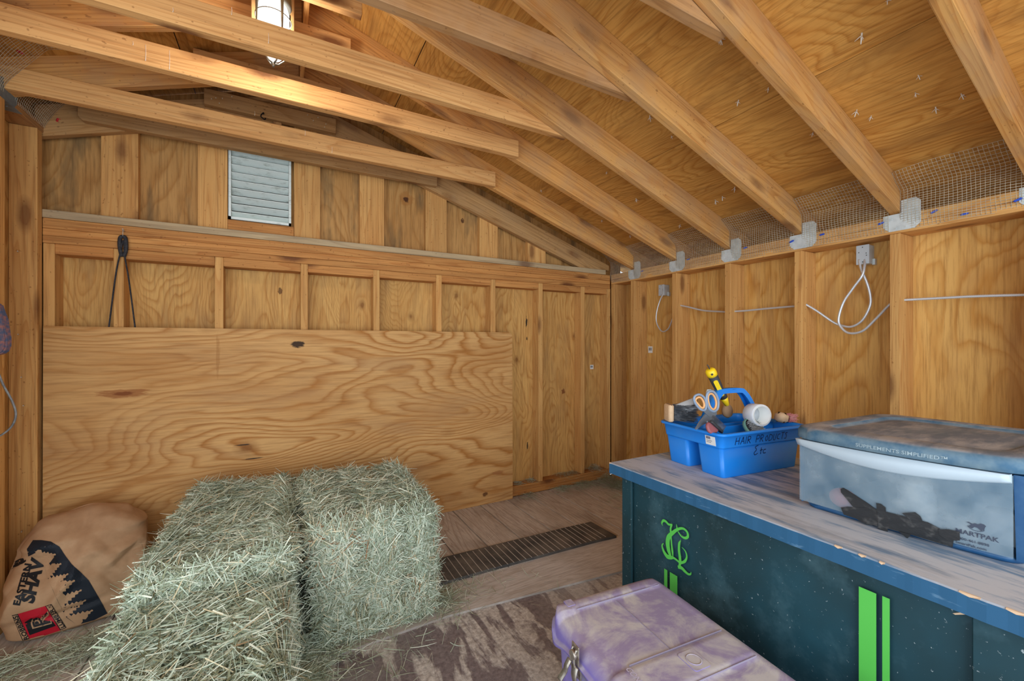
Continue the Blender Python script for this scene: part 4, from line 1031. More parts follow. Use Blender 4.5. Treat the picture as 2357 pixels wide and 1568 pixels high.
# ================================================================== blue caddy
CB = plain('blue_caddy_plastic', lin(24, 136, 236), 0.38, 0, 0.5, 0.25, lin(70, 150, 226), 8)
CO = Vector((1.404, 0.972, TZ)); crz = math.radians(-5.9)
t = empty('tool_caddy', tuple(CO), crz); tag(t, 'bright blue plastic carry caddy marked in handwriting, full of brushes', 'caddy')
CL, CW, CH = 0.440, 0.280, 0.170       # local x = long side (right), local y = depth (left face runs along it)
def rrect(x0, y0, x1, y1, r, n=5):
    out = []
    for cx, cy, a0 in ((x1 - r, y0 + r, -90), (x1 - r, y1 - r, 0), (x0 + r, y1 - r, 90), (x0 + r, y0 + r, 180)):
        for k in range(n + 1):
            a = math.radians(a0 + 90 * k / n); out.append((cx + r * math.cos(a), cy + r * math.sin(a)))
    return out
def rloft(bm, lv, cap0=True, cap1=True):
    rings = [[bm.verts.new((x, y, z)) for x, y in P] for P, z in lv]
    loft(bm, rings, cap0, cap1)
bm = bmesh.new()
T = 0.0035
for (y0, y1) in ((0.0, 0.116), (0.164, CW)):
    o0 = 0.016; zs = 0.115
    outer = [(rrect(o0 * (1 - z / zs), y0 + 0.006 * (1 - z / zs), CL - o0 * (1 - z / zs), y1 - 0.006 * (1 - z / zs), 0.014), z) for z in (0.0, 0.004, zs)]
    inner = [(rrect(o0 * (1 - z / zs) + T, y0 + 0.006 * (1 - z / zs) + T, CL - o0 * (1 - z / zs) - T, y1 - 0.006 * (1 - z / zs) - T, 0.012), z) for z in (zs, 0.006)]
    rloft(bm, outer + inner, True, True)
# upper band and rim
band = [(rrect(-0.003, -0.004, CL + 0.003, CW + 0.004, 0.018), 0.112), (rrect(-0.004, -0.005, CL + 0.004, CW + 0.005, 0.018), 0.116), (rrect(-0.010, -0.010, CL + 0.010, CW + 0.010, 0.02), 0.158),
        (rrect(-0.022, -0.022, CL + 0.022, CW + 0.022, 0.03), 0.160), (rrect(-0.023, -0.023, CL + 0.023, CW + 0.023, 0.03), 0.165), (rrect(-0.020, -0.020, CL + 0.020, CW + 0.020, 0.03), CH),
        (rrect(-0.008, -0.008, CL + 0.008, CW + 0.008, 0.022), CH - 0.001), (rrect(-0.006, -0.006, CL + 0.006, CW + 0.006, 0.02), 0.158), (rrect(0.000, -0.001, CL, CW + 0.001, 0.016), 0.112)]
rings = [[bm.verts.new((x, y, z)) for x, y in P] for P, z in band]; loft(bm, rings, False, False)
A, B = rings[-1], rings[0]
for i in range(len(A)):
    j = (i + 1) % len(A); bm.faces.new((A[i], A[j], B[j], B[i]))
bbox(bm, (CL / 2, 0.140, 0.1125), (CL - 0.01, 0.052, 0.003))
for y in (0.116, 0.164): bbox(bm, (CL / 2, y, 0.137), (CL - 0.004, 0.003, 0.050))
ctub = link('tub', frombm('tub', bm), CB, t)
# arched handle with web
bm = bmesh.new(); yc = 0.140
path = spline([(0.045, yc, 0.115), (0.070, yc, 0.185), (0.110, yc, 0.265), (0.140, yc, 0.300), (0.165, yc, 0.309), (0.255, yc, 0.309), (0.282, yc, 0.300), (0.318, yc, 0.262), (0.365, yc, 0.185), (0.395, yc, 0.115)], 6)
for (off, w, th) in ((0, 0.034, 0.006),):
    rr = []
    for i, p in enumerate(path):
        d = (path[min(i + 1, len(path) - 1)] - path[max(i - 1, 0)]).normalized(); n = Vector((d.z, 0, -d.x))
        ww = 0.030 + 0.016 * min(1, abs(p.x - 0.22) / 0.17) ** 1.5
        rr.append([bm.verts.new(p + Vector((0, sy * ww / 2, 0)) + n * sn * th / 2) for sy, sn in ((-1, -1), (1, -1), (1, 1), (-1, 1))])
    for a, b in zip(rr, rr[1:]):
        for k in range(4): f = bm.faces.new((a[k], a[(k + 1) % 4], b[(k + 1) % 4], b[k])); f.smooth = k in (0, 2)
    bm.faces.new(rr[0][::-1]); bm.faces.new(rr[-1])
for sy in (-1, 1):      # downturned flanges
    rr = []
    for i, p in enumerate(path):
        d = (path[min(i + 1, len(path) - 1)] - path[max(i - 1, 0)]).normalized(); n = Vector((d.z, 0, -d.x))
        if n.z > 0: n = -n
        ww = 0.030 + 0.016 * min(1, abs(p.x - 0.22) / 0.17) ** 1.5; y = sy * (ww / 2 - 0.0015)
        rr.append([bm.verts.new(p + Vector((0, y + a, 0)) + n * b) for a, b in ((-0.0015, 0), (0.0015, 0), (0.0015, 0.016), (-0.0015, 0.016))])
    for a, b in zip(rr, rr[1:]):
        for k in range(4): bm.faces.new((a[k], a[(k + 1) % 4], b[(k + 1) % 4], b[k]))
    bm.faces.new(rr[0][::-1]); bm.faces.new(rr[-1])
link('handle', frombm('handle', bm), CB, t)
# handwriting strokes on the long face (local y just outside 0)
def hand(strokes, x0, z0, s, bm, slant=0.12):
    for st in strokes:
        P = [(x0 + (x + slant * y) * s, z0 + y * s) for x, y in st]
        S = spline([(a, 0, b) for a, b in P], 4) if len(P) > 2 else [Vector((P[0][0], 0, P[0][1])), Vector((P[1][0], 0, P[1][1]))]
        w = 0.0014
        for a, b in zip(S, S[1:]):
            d = (b - a); 
            if d.length < 1e-6: continue
            d.normalize(); n = Vector((-d.z, 0, d.x)) * w
            def fy(p):
                z = p.z
                return (-0.0046 - (z - 0.115) / 0.043 * 0.0056 - 0.0011) if z > 0.113 else (0.006 * (1 - z / 0.115) - 0.0009)
            q = [a - n, b - n, b + n, a + n]
            bm.faces.new([bm.verts.new((p.x, fy(p), p.z)) for p in q])
GL = {'H': ([[(0, 0), (0, 1)], [(.62, 0), (.62, 1)], [(0, .5), (.62, .52)]], .95), 'A': ([[(0, 0), (.35, 1)], [(.35, 1), (.7, 0)], [(.12, .38), (.58, .4)]], .95),
      'I': ([[(0, 0), (0, 1)]], .35), 'R': ([[(0, 0), (0, 1)], [(0, 1), (.45, .9), (.42, .55), (0, .5)], [(.1, .5), (.6, 0)]], .95),
      'P': ([[(0, 0), (0, 1)], [(0, 1), (.5, .92), (.45, .5), (0, .48)]], .8), 'O': ([[(.3, .8), (.05, .5), (.25, .05), (.55, .35), (.3, .8)]], .8),
      'D': ([[(0, 0), (0, .9)], [(0, .9), (.55, .7), (.5, .15), (0, 0)]], .85), 'U': ([[(0, .9), (.05, .15), (.4, .05), (.5, .9)]], .8),
      'C': ([[(.5, .8), (.1, .7), (.05, .2), (.5, .1)]], .75), 'T': ([[(.3, 0), (.3, .95)], [(0, .95), (.65, .95)]], .75), 'S': ([[(.5, .85), (.1, .8), (.4, .45), (.35, .05), (0, .1)]], .7),
      'E': ([[(.55, 1), (.1, .85), (.35, .55), (.05, .25), (.2, 0), (.6, .15)]], .9), 't': ([[(.2, 0), (.2, .85)], [(0, .5), (.5, .55)]], .6), 'c': ([[(.5, .55), (.1, .5), (.1, .1), (.55, .1)]], .7)}
bm = bmesh.new(); x = 0.062
for ch in 'HAIR PRODUCTS':
    if ch == ' ': x += 0.020; continue
    g, w = GL[ch]; hand(g, x, 0.122, 0.028, bm); x += w * 0.028
x = 0.170
for ch, s in (('E', 0.036), ('t', 0.030), ('c', 0.030)):
    g, w = GL[ch]; hand(g, x, 0.072, s, bm); x += w * s
link('handwriting', frombm('handwriting', bm), MARK, ctub)
# price sticker on the short face (local x just outside 0)
bm = bmesh.new(); prism(bm, [(-0.0045, 0.065, 0.118), (-0.0045, 0.020, 0.118), (-0.0098, 0.020, 0.152), (-0.0098, 0.065, 0.152)], (-0.0006, 0, 0))
pst = link('price_sticker', frombm('price_sticker', bm), WHITE, ctub)
bm = bmesh.new()
for k in range(9):
    y = 0.060 - k * 0.0022; prism(bm, [(-0.0093, y, 0.140), (-0.0093, y - 0.0012, 0.140), (-0.0105, y - 0.0012, 0.150), (-0.0105, y, 0.150)], (-0.0004, 0, 0))
for z, a, b in ((0.133, 0.060, 0.035), (0.127, 0.060, 0.040)):
    q = -0.0045 - (z - 0.118) / 0.034 * 0.0053 - 0.0008
    prism(bm, [(q, a, z), (q, b, z), (q - 0.0003, b, z + 0.002), (q - 0.0003, a, z + 0.002)], (-0.0003, 0, 0))
link('sticker_print', frombm('sticker_print', bm), plain('faded_print', lin(120, 110, 120), 0.7), t)

MC = Matrix.Translation(CO) @ Matrix.Rotation(crz, 4, 'Z')
def onC(u, y, yl):     # the point seen at a pixel in the caddy plane local y = yl, in caddy coordinates
    Mi = MC.inverted(); o = Mi @ Vector((0, 0, H)); d = Mi.to_3x3() @ ray(u, y)
    k = (yl - o.y) / d.y; return o + d * k
def cthing(name, lb, cat, p, rot=(0, 0, 0)):
    o = empty(name, (0, 0, 0)); o.matrix_world = MC @ Matrix.Translation(p) @ (Matrix.Rotation(rot[2], 4, 'Z') @ Matrix.Rotation(rot[1], 4, 'Y') @ Matrix.Rotation(rot[0], 4, 'X'))
    tag(o, lb, cat); return o
def bristles(bm, base, dirn, n, L, spread, r=0.0006, seed=1, w=(1, 0, 0), h=(0, 0, 1), W=0.1, Hh=0.04):
    random.seed(seed); w = Vector(w); h = Vector(h); dirn = Vector(dirn).normalized()
    for i in range(n):
        p = Vector(base) + w * random.uniform(-W / 2, W / 2) + h * random.uniform(-Hh / 2, Hh / 2)
        d = (dirn + Vector((random.uniform(-1, 1), random.uniform(-1, 1), random.uniform(-1, 1))) * spread).normalized()
        l = L * random.uniform(0.8, 1.05)
        e = p + d * l + Vector((0, 0, -0.3 * l * spread)); s = d.cross(Vector((0.3, 0.5, 0.8))).normalized() * r
        a = [bm.verts.new(q) for q in (p - s, p + s, e + s * 0.5, e - s * 0.5)]; bm.faces.new(a)
        s2 = d.cross(s).normalized() * r
        a = [bm.verts.new(q) for q in (p - s2, p + s2, e + s2 * 0.5, e - s2 * 0.5)]; bm.faces.new(a)
WOODP = plain('pale_brush_wood', lin(220, 188, 150), 0.55, 0, 0.4, 0.4, lin(190, 150, 112), 40)
BRIST = plain('dark_bristle', lin(70, 74, 80), 0.6, 0, 0.4, 0.6, lin(130, 134, 138), 60)
PINKB = plain('pink_bristle', lin(206, 132, 132), 0.6, 0, 0.4, 0.5, lin(236, 190, 184), 60)
# black bristle brush at the left end
b = cthing('body_brush', 'dandy brush with long black bristles lying at the left end of the caddy', 'brush', onC(1549, 950, 0.215) + Vector((0.075, 0, 0)), (0, 0, math.radians(-22)))
bm = bmesh.new(); rloft(bm, [(rrect(-0.012 - a, -0.030 - a, 0.012 + a, 0.030 + a, 0.01), z) for a, z in ((-0.004, -0.040), (0.0, -0.035), (0.0, 0.026), (-0.004, 0.031))])
Mb = Matrix.Translation((-0.075, 0, 0)); bm.transform(Mb)
link('brush_back', frombm('brush_back', bm), WOODP, b)
bm = bmesh.new(); bristles(bm, (-0.062, 0, -0.004), (1, 0, 0.05), 620, 0.100, 0.17, 0.0011, 4, (0, 1, 0), (0, 0, 1), 0.056, 0.058)
link('bristles', frombm('bristles', bm), BRIST, b)
# roll of tape lying behind the brush
SILV = plain('grey_tape', lin(184, 188, 190), 0.35, 0.1, 0.5)
TAN = plain('tan_card', lin(176, 142, 108), 0.8)
def roll(name, lb, p, rot, R, r, w, mat):
    o = cthing(name, lb, 'tape', p, rot)
    bm = bmesh.new(); lathe(bm, [(r + 0.004, -w / 2), (R - 0.002, -w / 2), (R, -w / 2 + 0.002), (R, w / 2 - 0.002), (R - 0.002, w / 2), (r + 0.004, w / 2), (r + 0.004, -w / 2)], 40)
    link('tape_wind', frombm('tape_wind', bm), mat, o)
    bm = bmesh.new(); lathe(bm, [(r, -w / 2 - 0.001), (r + 0.0035, -w / 2 - 0.001), (r + 0.0035, w / 2 + 0.001), (r, w / 2 + 0.001), (r, -w / 2 - 0.001)], 40)
    link('card_core', frombm('card_core', bm), TAN if mat is SILV else WHITE, o)
roll('tape_roll', 'silver grey tape roll lying behind the black bristle brush', onC(1574, 938, 0.24), (math.radians(-22), math.radians(-14), 0), 0.050, 0.036, 0.046, SILV)
WT = plain('white_tape', lin(226, 230, 234), 0.4)
roll('tape_roll', 'white tape roll standing on edge at the right of the caddy', onC(1742, 955, 0.060), (math.radians(86), 0, math.radians(-14)), 0.044, 0.035, 0.056, WT)
# scissors
b = cthing('scissors', 'grey and orange handled scissors standing open in the caddy', 'scissors', Vector((0, 0, 0)))
SGR = plain('scissor_grey', lin(140, 156, 176), 0.45); SOR = plain('scissor_orange', lin(236, 178, 120), 0.5)
YP = 0.075
def sp(u, y): return onC(u, y, YP)
def loopring(pts, r, nm, mat, flat=1.0, n=40):
    bm = bmesh.new(); S = spline(pts, 6, closed=True); tube(bm, S, r, 8, closed=True, flat=flat); link(nm, frombm(nm, bm), mat, b)
def zc(a, b_): return sp(1480 + a / 5.226, 820 + b_ / 5.226)
lo = [zc(*q) for q in ((625, 480), (680, 462), (735, 500), (755, 570), (750, 640), (700, 645), (645, 590), (615, 530))]
li = [zc(*q) for q in ((640, 510), (680, 495), (715, 525), (735, 580), (725, 620), (695, 615), (655, 570), (630, 540))]
loopring(lo, 0.0046, 'handle_loop', SGR); loopring(li, 0.0042, 'loop_lining', SOR)
lo = [zc(*q) for q in ((790, 430), (840, 425), (880, 470), (905, 550), (895, 630), (850, 665), (795, 630), (765, 550), (765, 480))]
li = [zc(*q) for q in ((795, 460), (830, 455), (862, 495), (880, 560), (870, 620), (840, 640), (805, 605), (785, 545), (782, 490))]
loopring(lo, 0.0052, 'handle_loop', SGR); loopring(li, 0.0042, 'loop_lining', SOR)
bm = bmesh.new()
for pts, dy in (([(735, 620), (800, 640), (870, 700), (850, 745), (790, 725), (735, 670)], 0.0), ([(850, 650), (900, 640), (900, 700), (850, 760), (770, 720), (800, 690)], 0.004),
                ([(760, 700), (840, 740), (850, 780), (720, 830), (650, 890), (640, 880), (690, 790)], 0.002)):
    prism(bm, [sp(1480 + a / 5.226, 820 + c / 5.226) + Vector((0, dy, 0)) for a, c in pts], (0, 0.005, 0))
bcyl(bm, zc(780, 790) + Vector((0, -0.004, 0)), zc(780, 790) + Vector((0, 0.004, 0)), 0.006, n=14)
link('blades', frombm('blades', bm), plain('scissor_steel', lin(150, 160, 170), 0.35, 0.6), b)
# yellow and black hoof knife handle
P0 = onC(1668, 921, 0.150); P1 = onC(1633, 850, 0.150)
d = (P1 - P0); L = d.length; q = d.normalized().to_track_quat('Z', 'Y').to_matrix().to_4x4()
b = empty('hoof_knife', (0, 0, 0)); b.matrix_world = MC @ Matrix.Translation(P0) @ q; tag(b, 'yellow and black rubber tool handle sticking up out of the caddy', 'knife')
YEL = plain('yellow_plastic', lin(250, 212, 30), 0.4); BLK = plain('black_rubber_grip', lin(56, 58, 62), 0.6)
bm = bmesh.new(); lathe(bm, [(0, 0.012), (0.0175, 0.012), (0.0190, 0.03), (0.0178, 0.055), (0.0200, 0.075), (0.0215, L * 0.80), (0, L * 0.80)], 24); bm.transform(Matrix.Diagonal((0.9, 0.9, 1, 1)))
link('grip', frombm('grip', bm), BLK, b)
bm = bmesh.new()
lathe(bm, [(0, -0.03), (0.010, -0.026), (0.015, -0.002), (0.0170, 0.012), (0, 0.013)], 20); bm.transform(Matrix.Diagonal((0.9, 0.9, 1, 1)))
link('end_cap', frombm('end_cap', bm), YEL, b); bm = bmesh.new()
lathe(bm, [(0, L * 0.79), (0.0215, L * 0.79), (0.0235, L * 0.86), (0.0225, L * 0.95), (0.016, L), (0, L)], 24); bm.transform(Matrix.Diagonal((0.9, 0.9, 1, 1)))
link('end_cap', frombm('end_cap', bm), YEL, b)
Mi3 = (MC.to_3x3() @ q.to_3x3()).inverted(); vdir = (Mi3 @ (Vector((0, 0, H)) - (MC @ ((P0 + P1) / 2)))).normalized(); vdir.z = 0; vdir.normalize()
sv = Vector((-vdir.y, vdir.x, 0))
bm = bmesh.new(); poly = []
for a in range(0, 181, 20): poly.append(vdir * 0.0150 + sv * 0.0085 * math.cos(math.radians(a)) + Vector((0, 0, L * 0.66 + 0.0065 * math.sin(math.radians(a)))))
for a in range(180, 361, 20): poly.append(vdir * 0.0150 + sv * 0.0085 * math.cos(math.radians(a)) + Vector((0, 0, L * 0.24 + 0.0065 * math.sin(math.radians(a)))))
prism(bm, poly, vdir * 0.0045); link('grip_inlay', frombm('grip_inlay', bm), YEL, b)
bm = bmesh.new(); tube(bm, spline([(0, 0, L - 0.002), (0.002, 0, L + 0.012), (-0.001, 0, L + 0.022)], 4), 0.0022, 6); link('hanging_loop', frombm('hanging_loop', bm), BLK, b)
bm = bmesh.new(); bcyl(bm, vdir * 0.015 + Vector((0, 0, L * 0.90)), vdir * 0.0218 + Vector((0, 0, L * 0.90)), 0.0045, n=14); link('hang_hole', frombm('hang_hole', bm), BLK, b)
# clear plastic scraper behind
b = cthing('plastic_scraper', 'cloudy clear plastic scraper behind the scissors', 'scraper', onC(1632, 915, 0.17))
bm = bmesh.new(); rloft(bm, [(rrect(-0.014, -0.003, 0.014, 0.003, 0.0028), -0.05), (rrect(-0.016, -0.004, 0.016, 0.004, 0.0036), 0.02), (rrect(-0.010, -0.004, 0.010, 0.004, 0.0036), 0.034)])
link('blade', frombm('blade', bm), plain('cloudy_plastic', lin(196, 200, 190), 0.3), b)
# small comb brush, red-backed, leaning at the front left
b = cthing('comb_brush', 'small black brush with stiff rows beside the scissors', 'brush', onC(1650, 978, 0.03), (0, math.radians(38), 0))
bm = bmesh.new(); rloft(bm, [(rrect(-0.035, -0.008, 0.040, 0.008, 0.007), z) for z in (-0.012, -0.004)]); link('brush_back', frombm('brush_back', bm), BLK, b)
bm = bmesh.new()
for k in range(14):
    for m_ in range(6): x = -0.033 + k * 0.0052; bcyl(bm, (x, -0.006 + m_ * 0.0024, -0.004), (x + 0.001, -0.006 + m_ * 0.0024, 0.020), 0.0009, 0.0006, 5)
link('bristles', frombm('bristles', bm), BRIST, b)
b = cthing('curry_comb', 'reddish rubber curry comb half hidden at the front left of the caddy', 'comb', onC(1636, 985, 0.04), (math.radians(70), 0, math.radians(10)))
bm = bmesh.new(); rloft(bm, [(rrect(-0.030, -0.020, 0.030, 0.020, 0.018), 0.0), (rrect(-0.032, -0.022, 0.032, 0.022, 0.02), 0.006), (rrect(-0.028, -0.018, 0.028, 0.018, 0.016), 0.012)])
link('pad', frombm('pad', bm), plain('dull_red_rubber', lin(160, 92, 96), 0.6), b)
# round green-backed hair brush
b = cthing('grooming_brush', 'round brush with green rim and black pins under the white tape roll', 'brush', onC(1735, 986, 0.052), (math.radians(48), 0, math.radians(-6)))
bm = bmesh.new(); lathe(bm, [(0, -0.010), (0.038, -0.010), (0.045, -0.004), (0.045, 0.004), (0.040, 0.008), (0, 0.010)], 36); link('brush_back', frombm('brush_back', bm), plain('green_brush_plastic', lin(108, 160, 148), 0.45), b)
bm = bmesh.new(); lathe(bm, [(0, 0.0095), (0.039, 0.0082), (0, 0.0125)], 36); link('pin_pad', frombm('pin_pad', bm), BLK, b)
bm = bmesh.new()
for i in range(-5, 6):
    for j in range(-5, 6):
        x, y = i * 0.0078 + (j % 2) * 0.0039, j * 0.0070
        if x * x + y * y < 0.0012: bcyl(bm, (x, y, 0.008), (x, y, 0.020), 0.0011, 0.0012, 5)
link('pins', frombm('pins', bm), plain('pin_grey', lin(196, 200, 200), 0.4), b)
# pink bristled brush at the right end
b = cthing('face_brush', 'rounded wooden brush with pink bristles at the right end of the caddy', 'brush', onC(1806, 962, 0.06), (0, math.radians(12), math.radians(-12)))
bm = bmesh.new(); rloft(bm, [(rrect(-0.040 + a, -0.024 + a, 0.008 - a, 0.024 - a, 0.02), z) for a, z in ((0.008, -0.022), (0.0, -0.012), (0.0, 0.010), (0.010, 0.020))])
link('brush_back', frombm('brush_back', bm), WOODP, b)
bm = bmesh.new(); bristles(bm, (0.006, 0, -0.001), (1, 0, 0.35), 260, 0.040, 0.22, 0.0011, 9, (0, 1, 0), (0, 0, 1), 0.044, 0.026); link('bristles', frombm('bristles', bm), PINKB, b)
b = cthing('wooden_brush', 'tan wooden brush end behind the caddy handle', 'brush', onC(1674, 946, 0.20), (0, math.radians(20), 0))
bm = bmesh.new(); lathe(bm, [(0, -0.012), (0.024, -0.010), (0.028, 0), (0.024, 0.010), (0, 0.012)], 24); bm.transform(Matrix.Rotation(math.radians(80), 4, 'X') @ Matrix.Diagonal((1, 1.1, 1, 1)))
link('brush_back', frombm('brush_back', bm), TAN, b)

# ================================================================== purple lidded box
def dusty_purple():
    t = NT('dusty_purple_plastic'); p = t.coord()
    g = t.n('ShaderNodeNewGeometry'); s = t.n('ShaderNodeSeparateXYZ'); t.l(g.outputs['Normal'], s.inputs[0])
    up = t.ramp(s.outputs[2], [(0.35, 0.0), (0.9, 1.0)])
    n = t.noise(p, 7.0, 8.0, 0.68, 0.9); n2 = t.noise(t.scale(p, (1, 1, 1), (3, 5, 1)), 18.0, 4.0, 0.65)
    mud = t.ramp(t.math('ADD', t.math('MULTIPLY', n, 0.75), t.math('MULTIPLY', n2, 0.25)), [(0.44, 0.0), (0.58, 1.0)])
    top = t.mix(mud, lin(156, 142, 172), lin(198, 192, 190)); side = t.mix(t.math('MULTIPLY', t.ramp(n2, [(0.45, 0.0), (0.7, 1.0)]), 0.3), lin(126, 112, 178), lin(160, 150, 196))
    return t.fin(t.mix(up, side, top), 0.55, 0.4)
PUR = dusty_purple()
PZ = H - 0.78
prz = math.radians(-5.0)
t = empty('purple_box', (0.69, 1.052, 0), prz); tag(t, 'dusty purple plastic box with metal latch on the floor before the trunk', 'storage box')
# local: x to the right (width), y away from the far edge towards the camera is negative
PW, PL = 0.412, 0.95
bm = bmesh.new()
def prr(i, z, r=0.065): return [(x, y) for x, y in rrect(i, -PL + i, PW - i, -i, r, 8)], z
rloft(bm, [prr(0.030, 0.0), prr(0.026, 0.01), prr(0.012, PZ - 0.030)], True, True)
ptub = link('tub', frombm('tub', bm), PUR, t)
# lid: a grid over the rounded outline with raised panels and a skirt that dips at the front (local -x side)
bm = bmesh.new()
nx, ny = 44, 90
def lidz(x, y):
    ed = min(x, PW - x, -y, PL + y)
    e = max(0.0, 1 - ed / 0.04); z = PZ - 0.018 * e ** 2.4
    # transverse steps of the moulded bands
    yy = -y
    band = (yy < 0.062) or (0.296 < yy < 0.398)
    soft = min(1.0, max(0.0, (ed - 0.012) / 0.03))
    z -= (0.0 if band else 0.006) * soft
    if not band: z -= 0.016 * max(0.0, 1 - x / 0.075) ** 1.3
    return z
V = [[None] * (ny + 1) for _ in range(nx + 1)]
def sq(x, y):
    """pull grid corners in to a rounded outline"""
    r = 0.085; cx_ = min(max(x, r), PW - r); cy_ = min(max(y, -PL + r), -r); dx, dy = x - cx_, y - cy_
    m_ = max(abs(dx), abs(dy)); l = math.hypot(dx, dy)
    if m_ < 1e-6 or l < 1e-6 or abs(dx) < 1e-9 or abs(dy) < 1e-9: return x, y
    return cx_ + dx / l * m_, cy_ + dy / l * m_
for i in range(nx + 1):
    for j in range(ny + 1):
        a = i / nx; c = j / ny
        x = PW * (0.5 - 0.5 * math.cos(math.pi * a)) * 0.35 + PW * a * 0.65; y = -PL * c
        xx, yy = sq(x, y); V[i][j] = bm.verts.new((xx, yy, lidz(xx, yy)))
for i in range(nx):
    for j in range(ny):
        f = bm.faces.new((V[i][j], V[i][j + 1], V[i + 1][j + 1], V[i + 1][j])); f.smooth = True
per = [V[i][0] for i in range(nx + 1)] + [V[nx][j] for j in range(1, ny + 1)] + [V[i][ny] for i in range(nx - 1, -1, -1)] + [V[0][j] for j in range(ny - 1, 0, -1)]
def skirt(y, x):
    if x > 0.06: return 0.0
    yy = -y; d = 0.0
    for c_, w_, a_ in ((0.22, 0.075, -0.0), ): d += a_ * math.exp(-((yy - c_) / w_) ** 2)
    return d
prev = per; 
for (fr_, off) in ((0.35, 0.003), (0.66, 0.004), (0.74, 0.012), (0.95, 0.013), (1.0, 0.003)):
    cur = []
    for v in per:
        x, y = v.co.x, v.co.y; cx_ = min(max(x, 0.09), PW - 0.09); cy_ = min(max(y, -PL + 0.09), -0.09); n = Vector((x - cx_, y - cy_, 0))
        n = n.normalized() if n.length > 1e-6 else Vector((0, 0, 0))
        k_s = min(1.0, max(0.0, (-y - 0.05) / 0.10)); k_s = k_s * k_s * (3 - 2 * k_s) * (1.0 if x < 0.09 else 0.0)
        drop = 0.050 - 0.030 * k_s
        cur.append(bm.verts.new((x + n.x * off, y + n.y * off, v.co.z - drop * fr_)))
    m_ = len(per)
    for k in range(m_):
        l_ = (k + 1) % m_; f = bm.faces.new((prev[k], cur[k], cur[l_], prev[l_])); f.smooth = True
    prev = cur
plid = link('lid', frombm('lid', bm), PUR, t)
# thin raised seams, square emblem, round button plate
DUST = plain('settled_dust_edge', lin(206, 200, 178), 0.8)
bm = bmesh.new()
bbox(bm, (0.205, -0.180, PZ - 0.0052), (0.0018, 0.22, 0.002))
for y in (-0.062, -0.296, -0.398): bbox(bm, (PW / 2 + 0.02, y, PZ - 0.0045), (PW - 0.10, 0.0012, 0.0082))
link('moulded_line', frombm('moulded_line', bm), plain('dusty_line', lin(150, 140, 158), 0.8), plid)
bm = bmesh.new()
rloft(bm, [(rrect(0.050, -0.046, 0.078, -0.016, 0.004), PZ - 0.001), (rrect(0.051, -0.045, 0.077, -0.017, 0.003), PZ + 0.0015)], True, True)
link('moulded_square', frombm('moulded_square', bm), PUR, plid); bm = bmesh.new()
rl = [[(x + 0.225, y - 0.348) for x, y in rrect(-0.026, -0.030, 0.026, 0.030, 0.008)]]
rloft(bm, [(rl[0], PZ - 0.001), (rl[0], PZ + 0.002)], True, True)
lathe(bm, [(0.019, PZ + 0.0018), (0.019, PZ + 0.0032), (0.016, PZ + 0.0034), (0.016, PZ + 0.0024)], 28, Matrix.Translation((0.225, -0.348, 0)))
link('moulded_emblem', frombm('moulded_emblem', bm), PUR, plid)
me = textmesh('CONTICO', 0.026, 0.0004, 1.15, 0.25)
for v in me.vertices: v.co = Vector((0.052 + v.co.y * 0.8, -0.302 - v.co.x * 0.62, 0)); v.co.z = PZ - 0.0  + 0.0012 - 0.018 * max(0, 1 - v.co.x / 0.04) ** 2.4
# read from the front side of the box
link('raised_writing', me, plain('raised_edge', lin(196, 186, 206), 0.7), plid)
# latch: hasp plate on the tub side, curved lever
bm = bmesh.new(); ly0 = -0.188
bbox(bm, (-0.014, ly0, PZ - 0.022), (0.004, 0.034, 0.050), bev=0.0018)
for q_ in (-0.008, 0.008):
    tube(bm, spline([(-0.016, ly0 + q_, PZ - 0.006), (-0.024, ly0 + q_, PZ - 0.028), (-0.020, ly0 + q_, PZ - 0.055), (-0.012, ly0 + q_, PZ - 0.078)], 5), 0.0030, 8)
bcyl(bm, (-0.014, ly0, PZ - 0.022), (-0.026, ly0, PZ - 0.022), 0.012, n=20)
bbox(bm, (-0.006, ly0, PZ - 0.070), (0.006, 0.030, 0.034), bev=0.0018)
lat = link('latch_plate', frombm('latch_plate', bm), RUST, t)
bm = bmesh.new()
ribbon(bm, spline([(-0.024, ly0 + 0.012, PZ - 0.040), (-0.034, ly0 + 0.013, PZ - 0.056), (-0.036, ly0 + 0.016, PZ - 0.070), (-0.050, ly0 + 0.022, PZ - 0.094)], 5), 0.017, 0.0025, (0, 1, 0))
ribbon(bm, spline([(-0.020, ly0 - 0.010, PZ - 0.045), (-0.027, ly0 - 0.012, PZ - 0.066), (-0.022, ly0 - 0.013, PZ - 0.090)], 5), 0.022, 0.003, (0, 1, 0))
link('latch_lever', frombm('latch_lever', bm), RUST, lat)

# ================================================================== paper sack of shavings
random.seed(11)
SK = NT('kraft_paper'); _n = SK.noise(SK.coord(), 14.0, 5.0, 0.6)
KRAFT = SK.fin(SK.mix(SK.ramp(_n, [(0.35, 0.0), (0.7, 1.0)]), lin(190, 154, 118), lin(170, 134, 100)), 0.75, 0.25)
SC = Vector((-0.745, 2.425, 0)); srz = math.radians(14)
bm = bmesh.new(); NA, NV = 180, 84; rows = []
prof = [(0.0, 0.180, 0.130, 0, 0), (0.02, 0.206, 0.160, 0, 0), (0.10, 0.216, 0.172, 0, 0), (0.20, 0.214, 0.170, 0.0, 0.0), (0.28, 0.196, 0.152, 0.004, 0.012), (0.35, 0.168, 0.120, 0.008, 0.03), (0.395, 0.140, 0.080, 0.01, 0.05), (0.415, 0.115, 0.040, 0.012, 0.06), (0.418, 0.06, 0.012, 0.012, 0.062)]
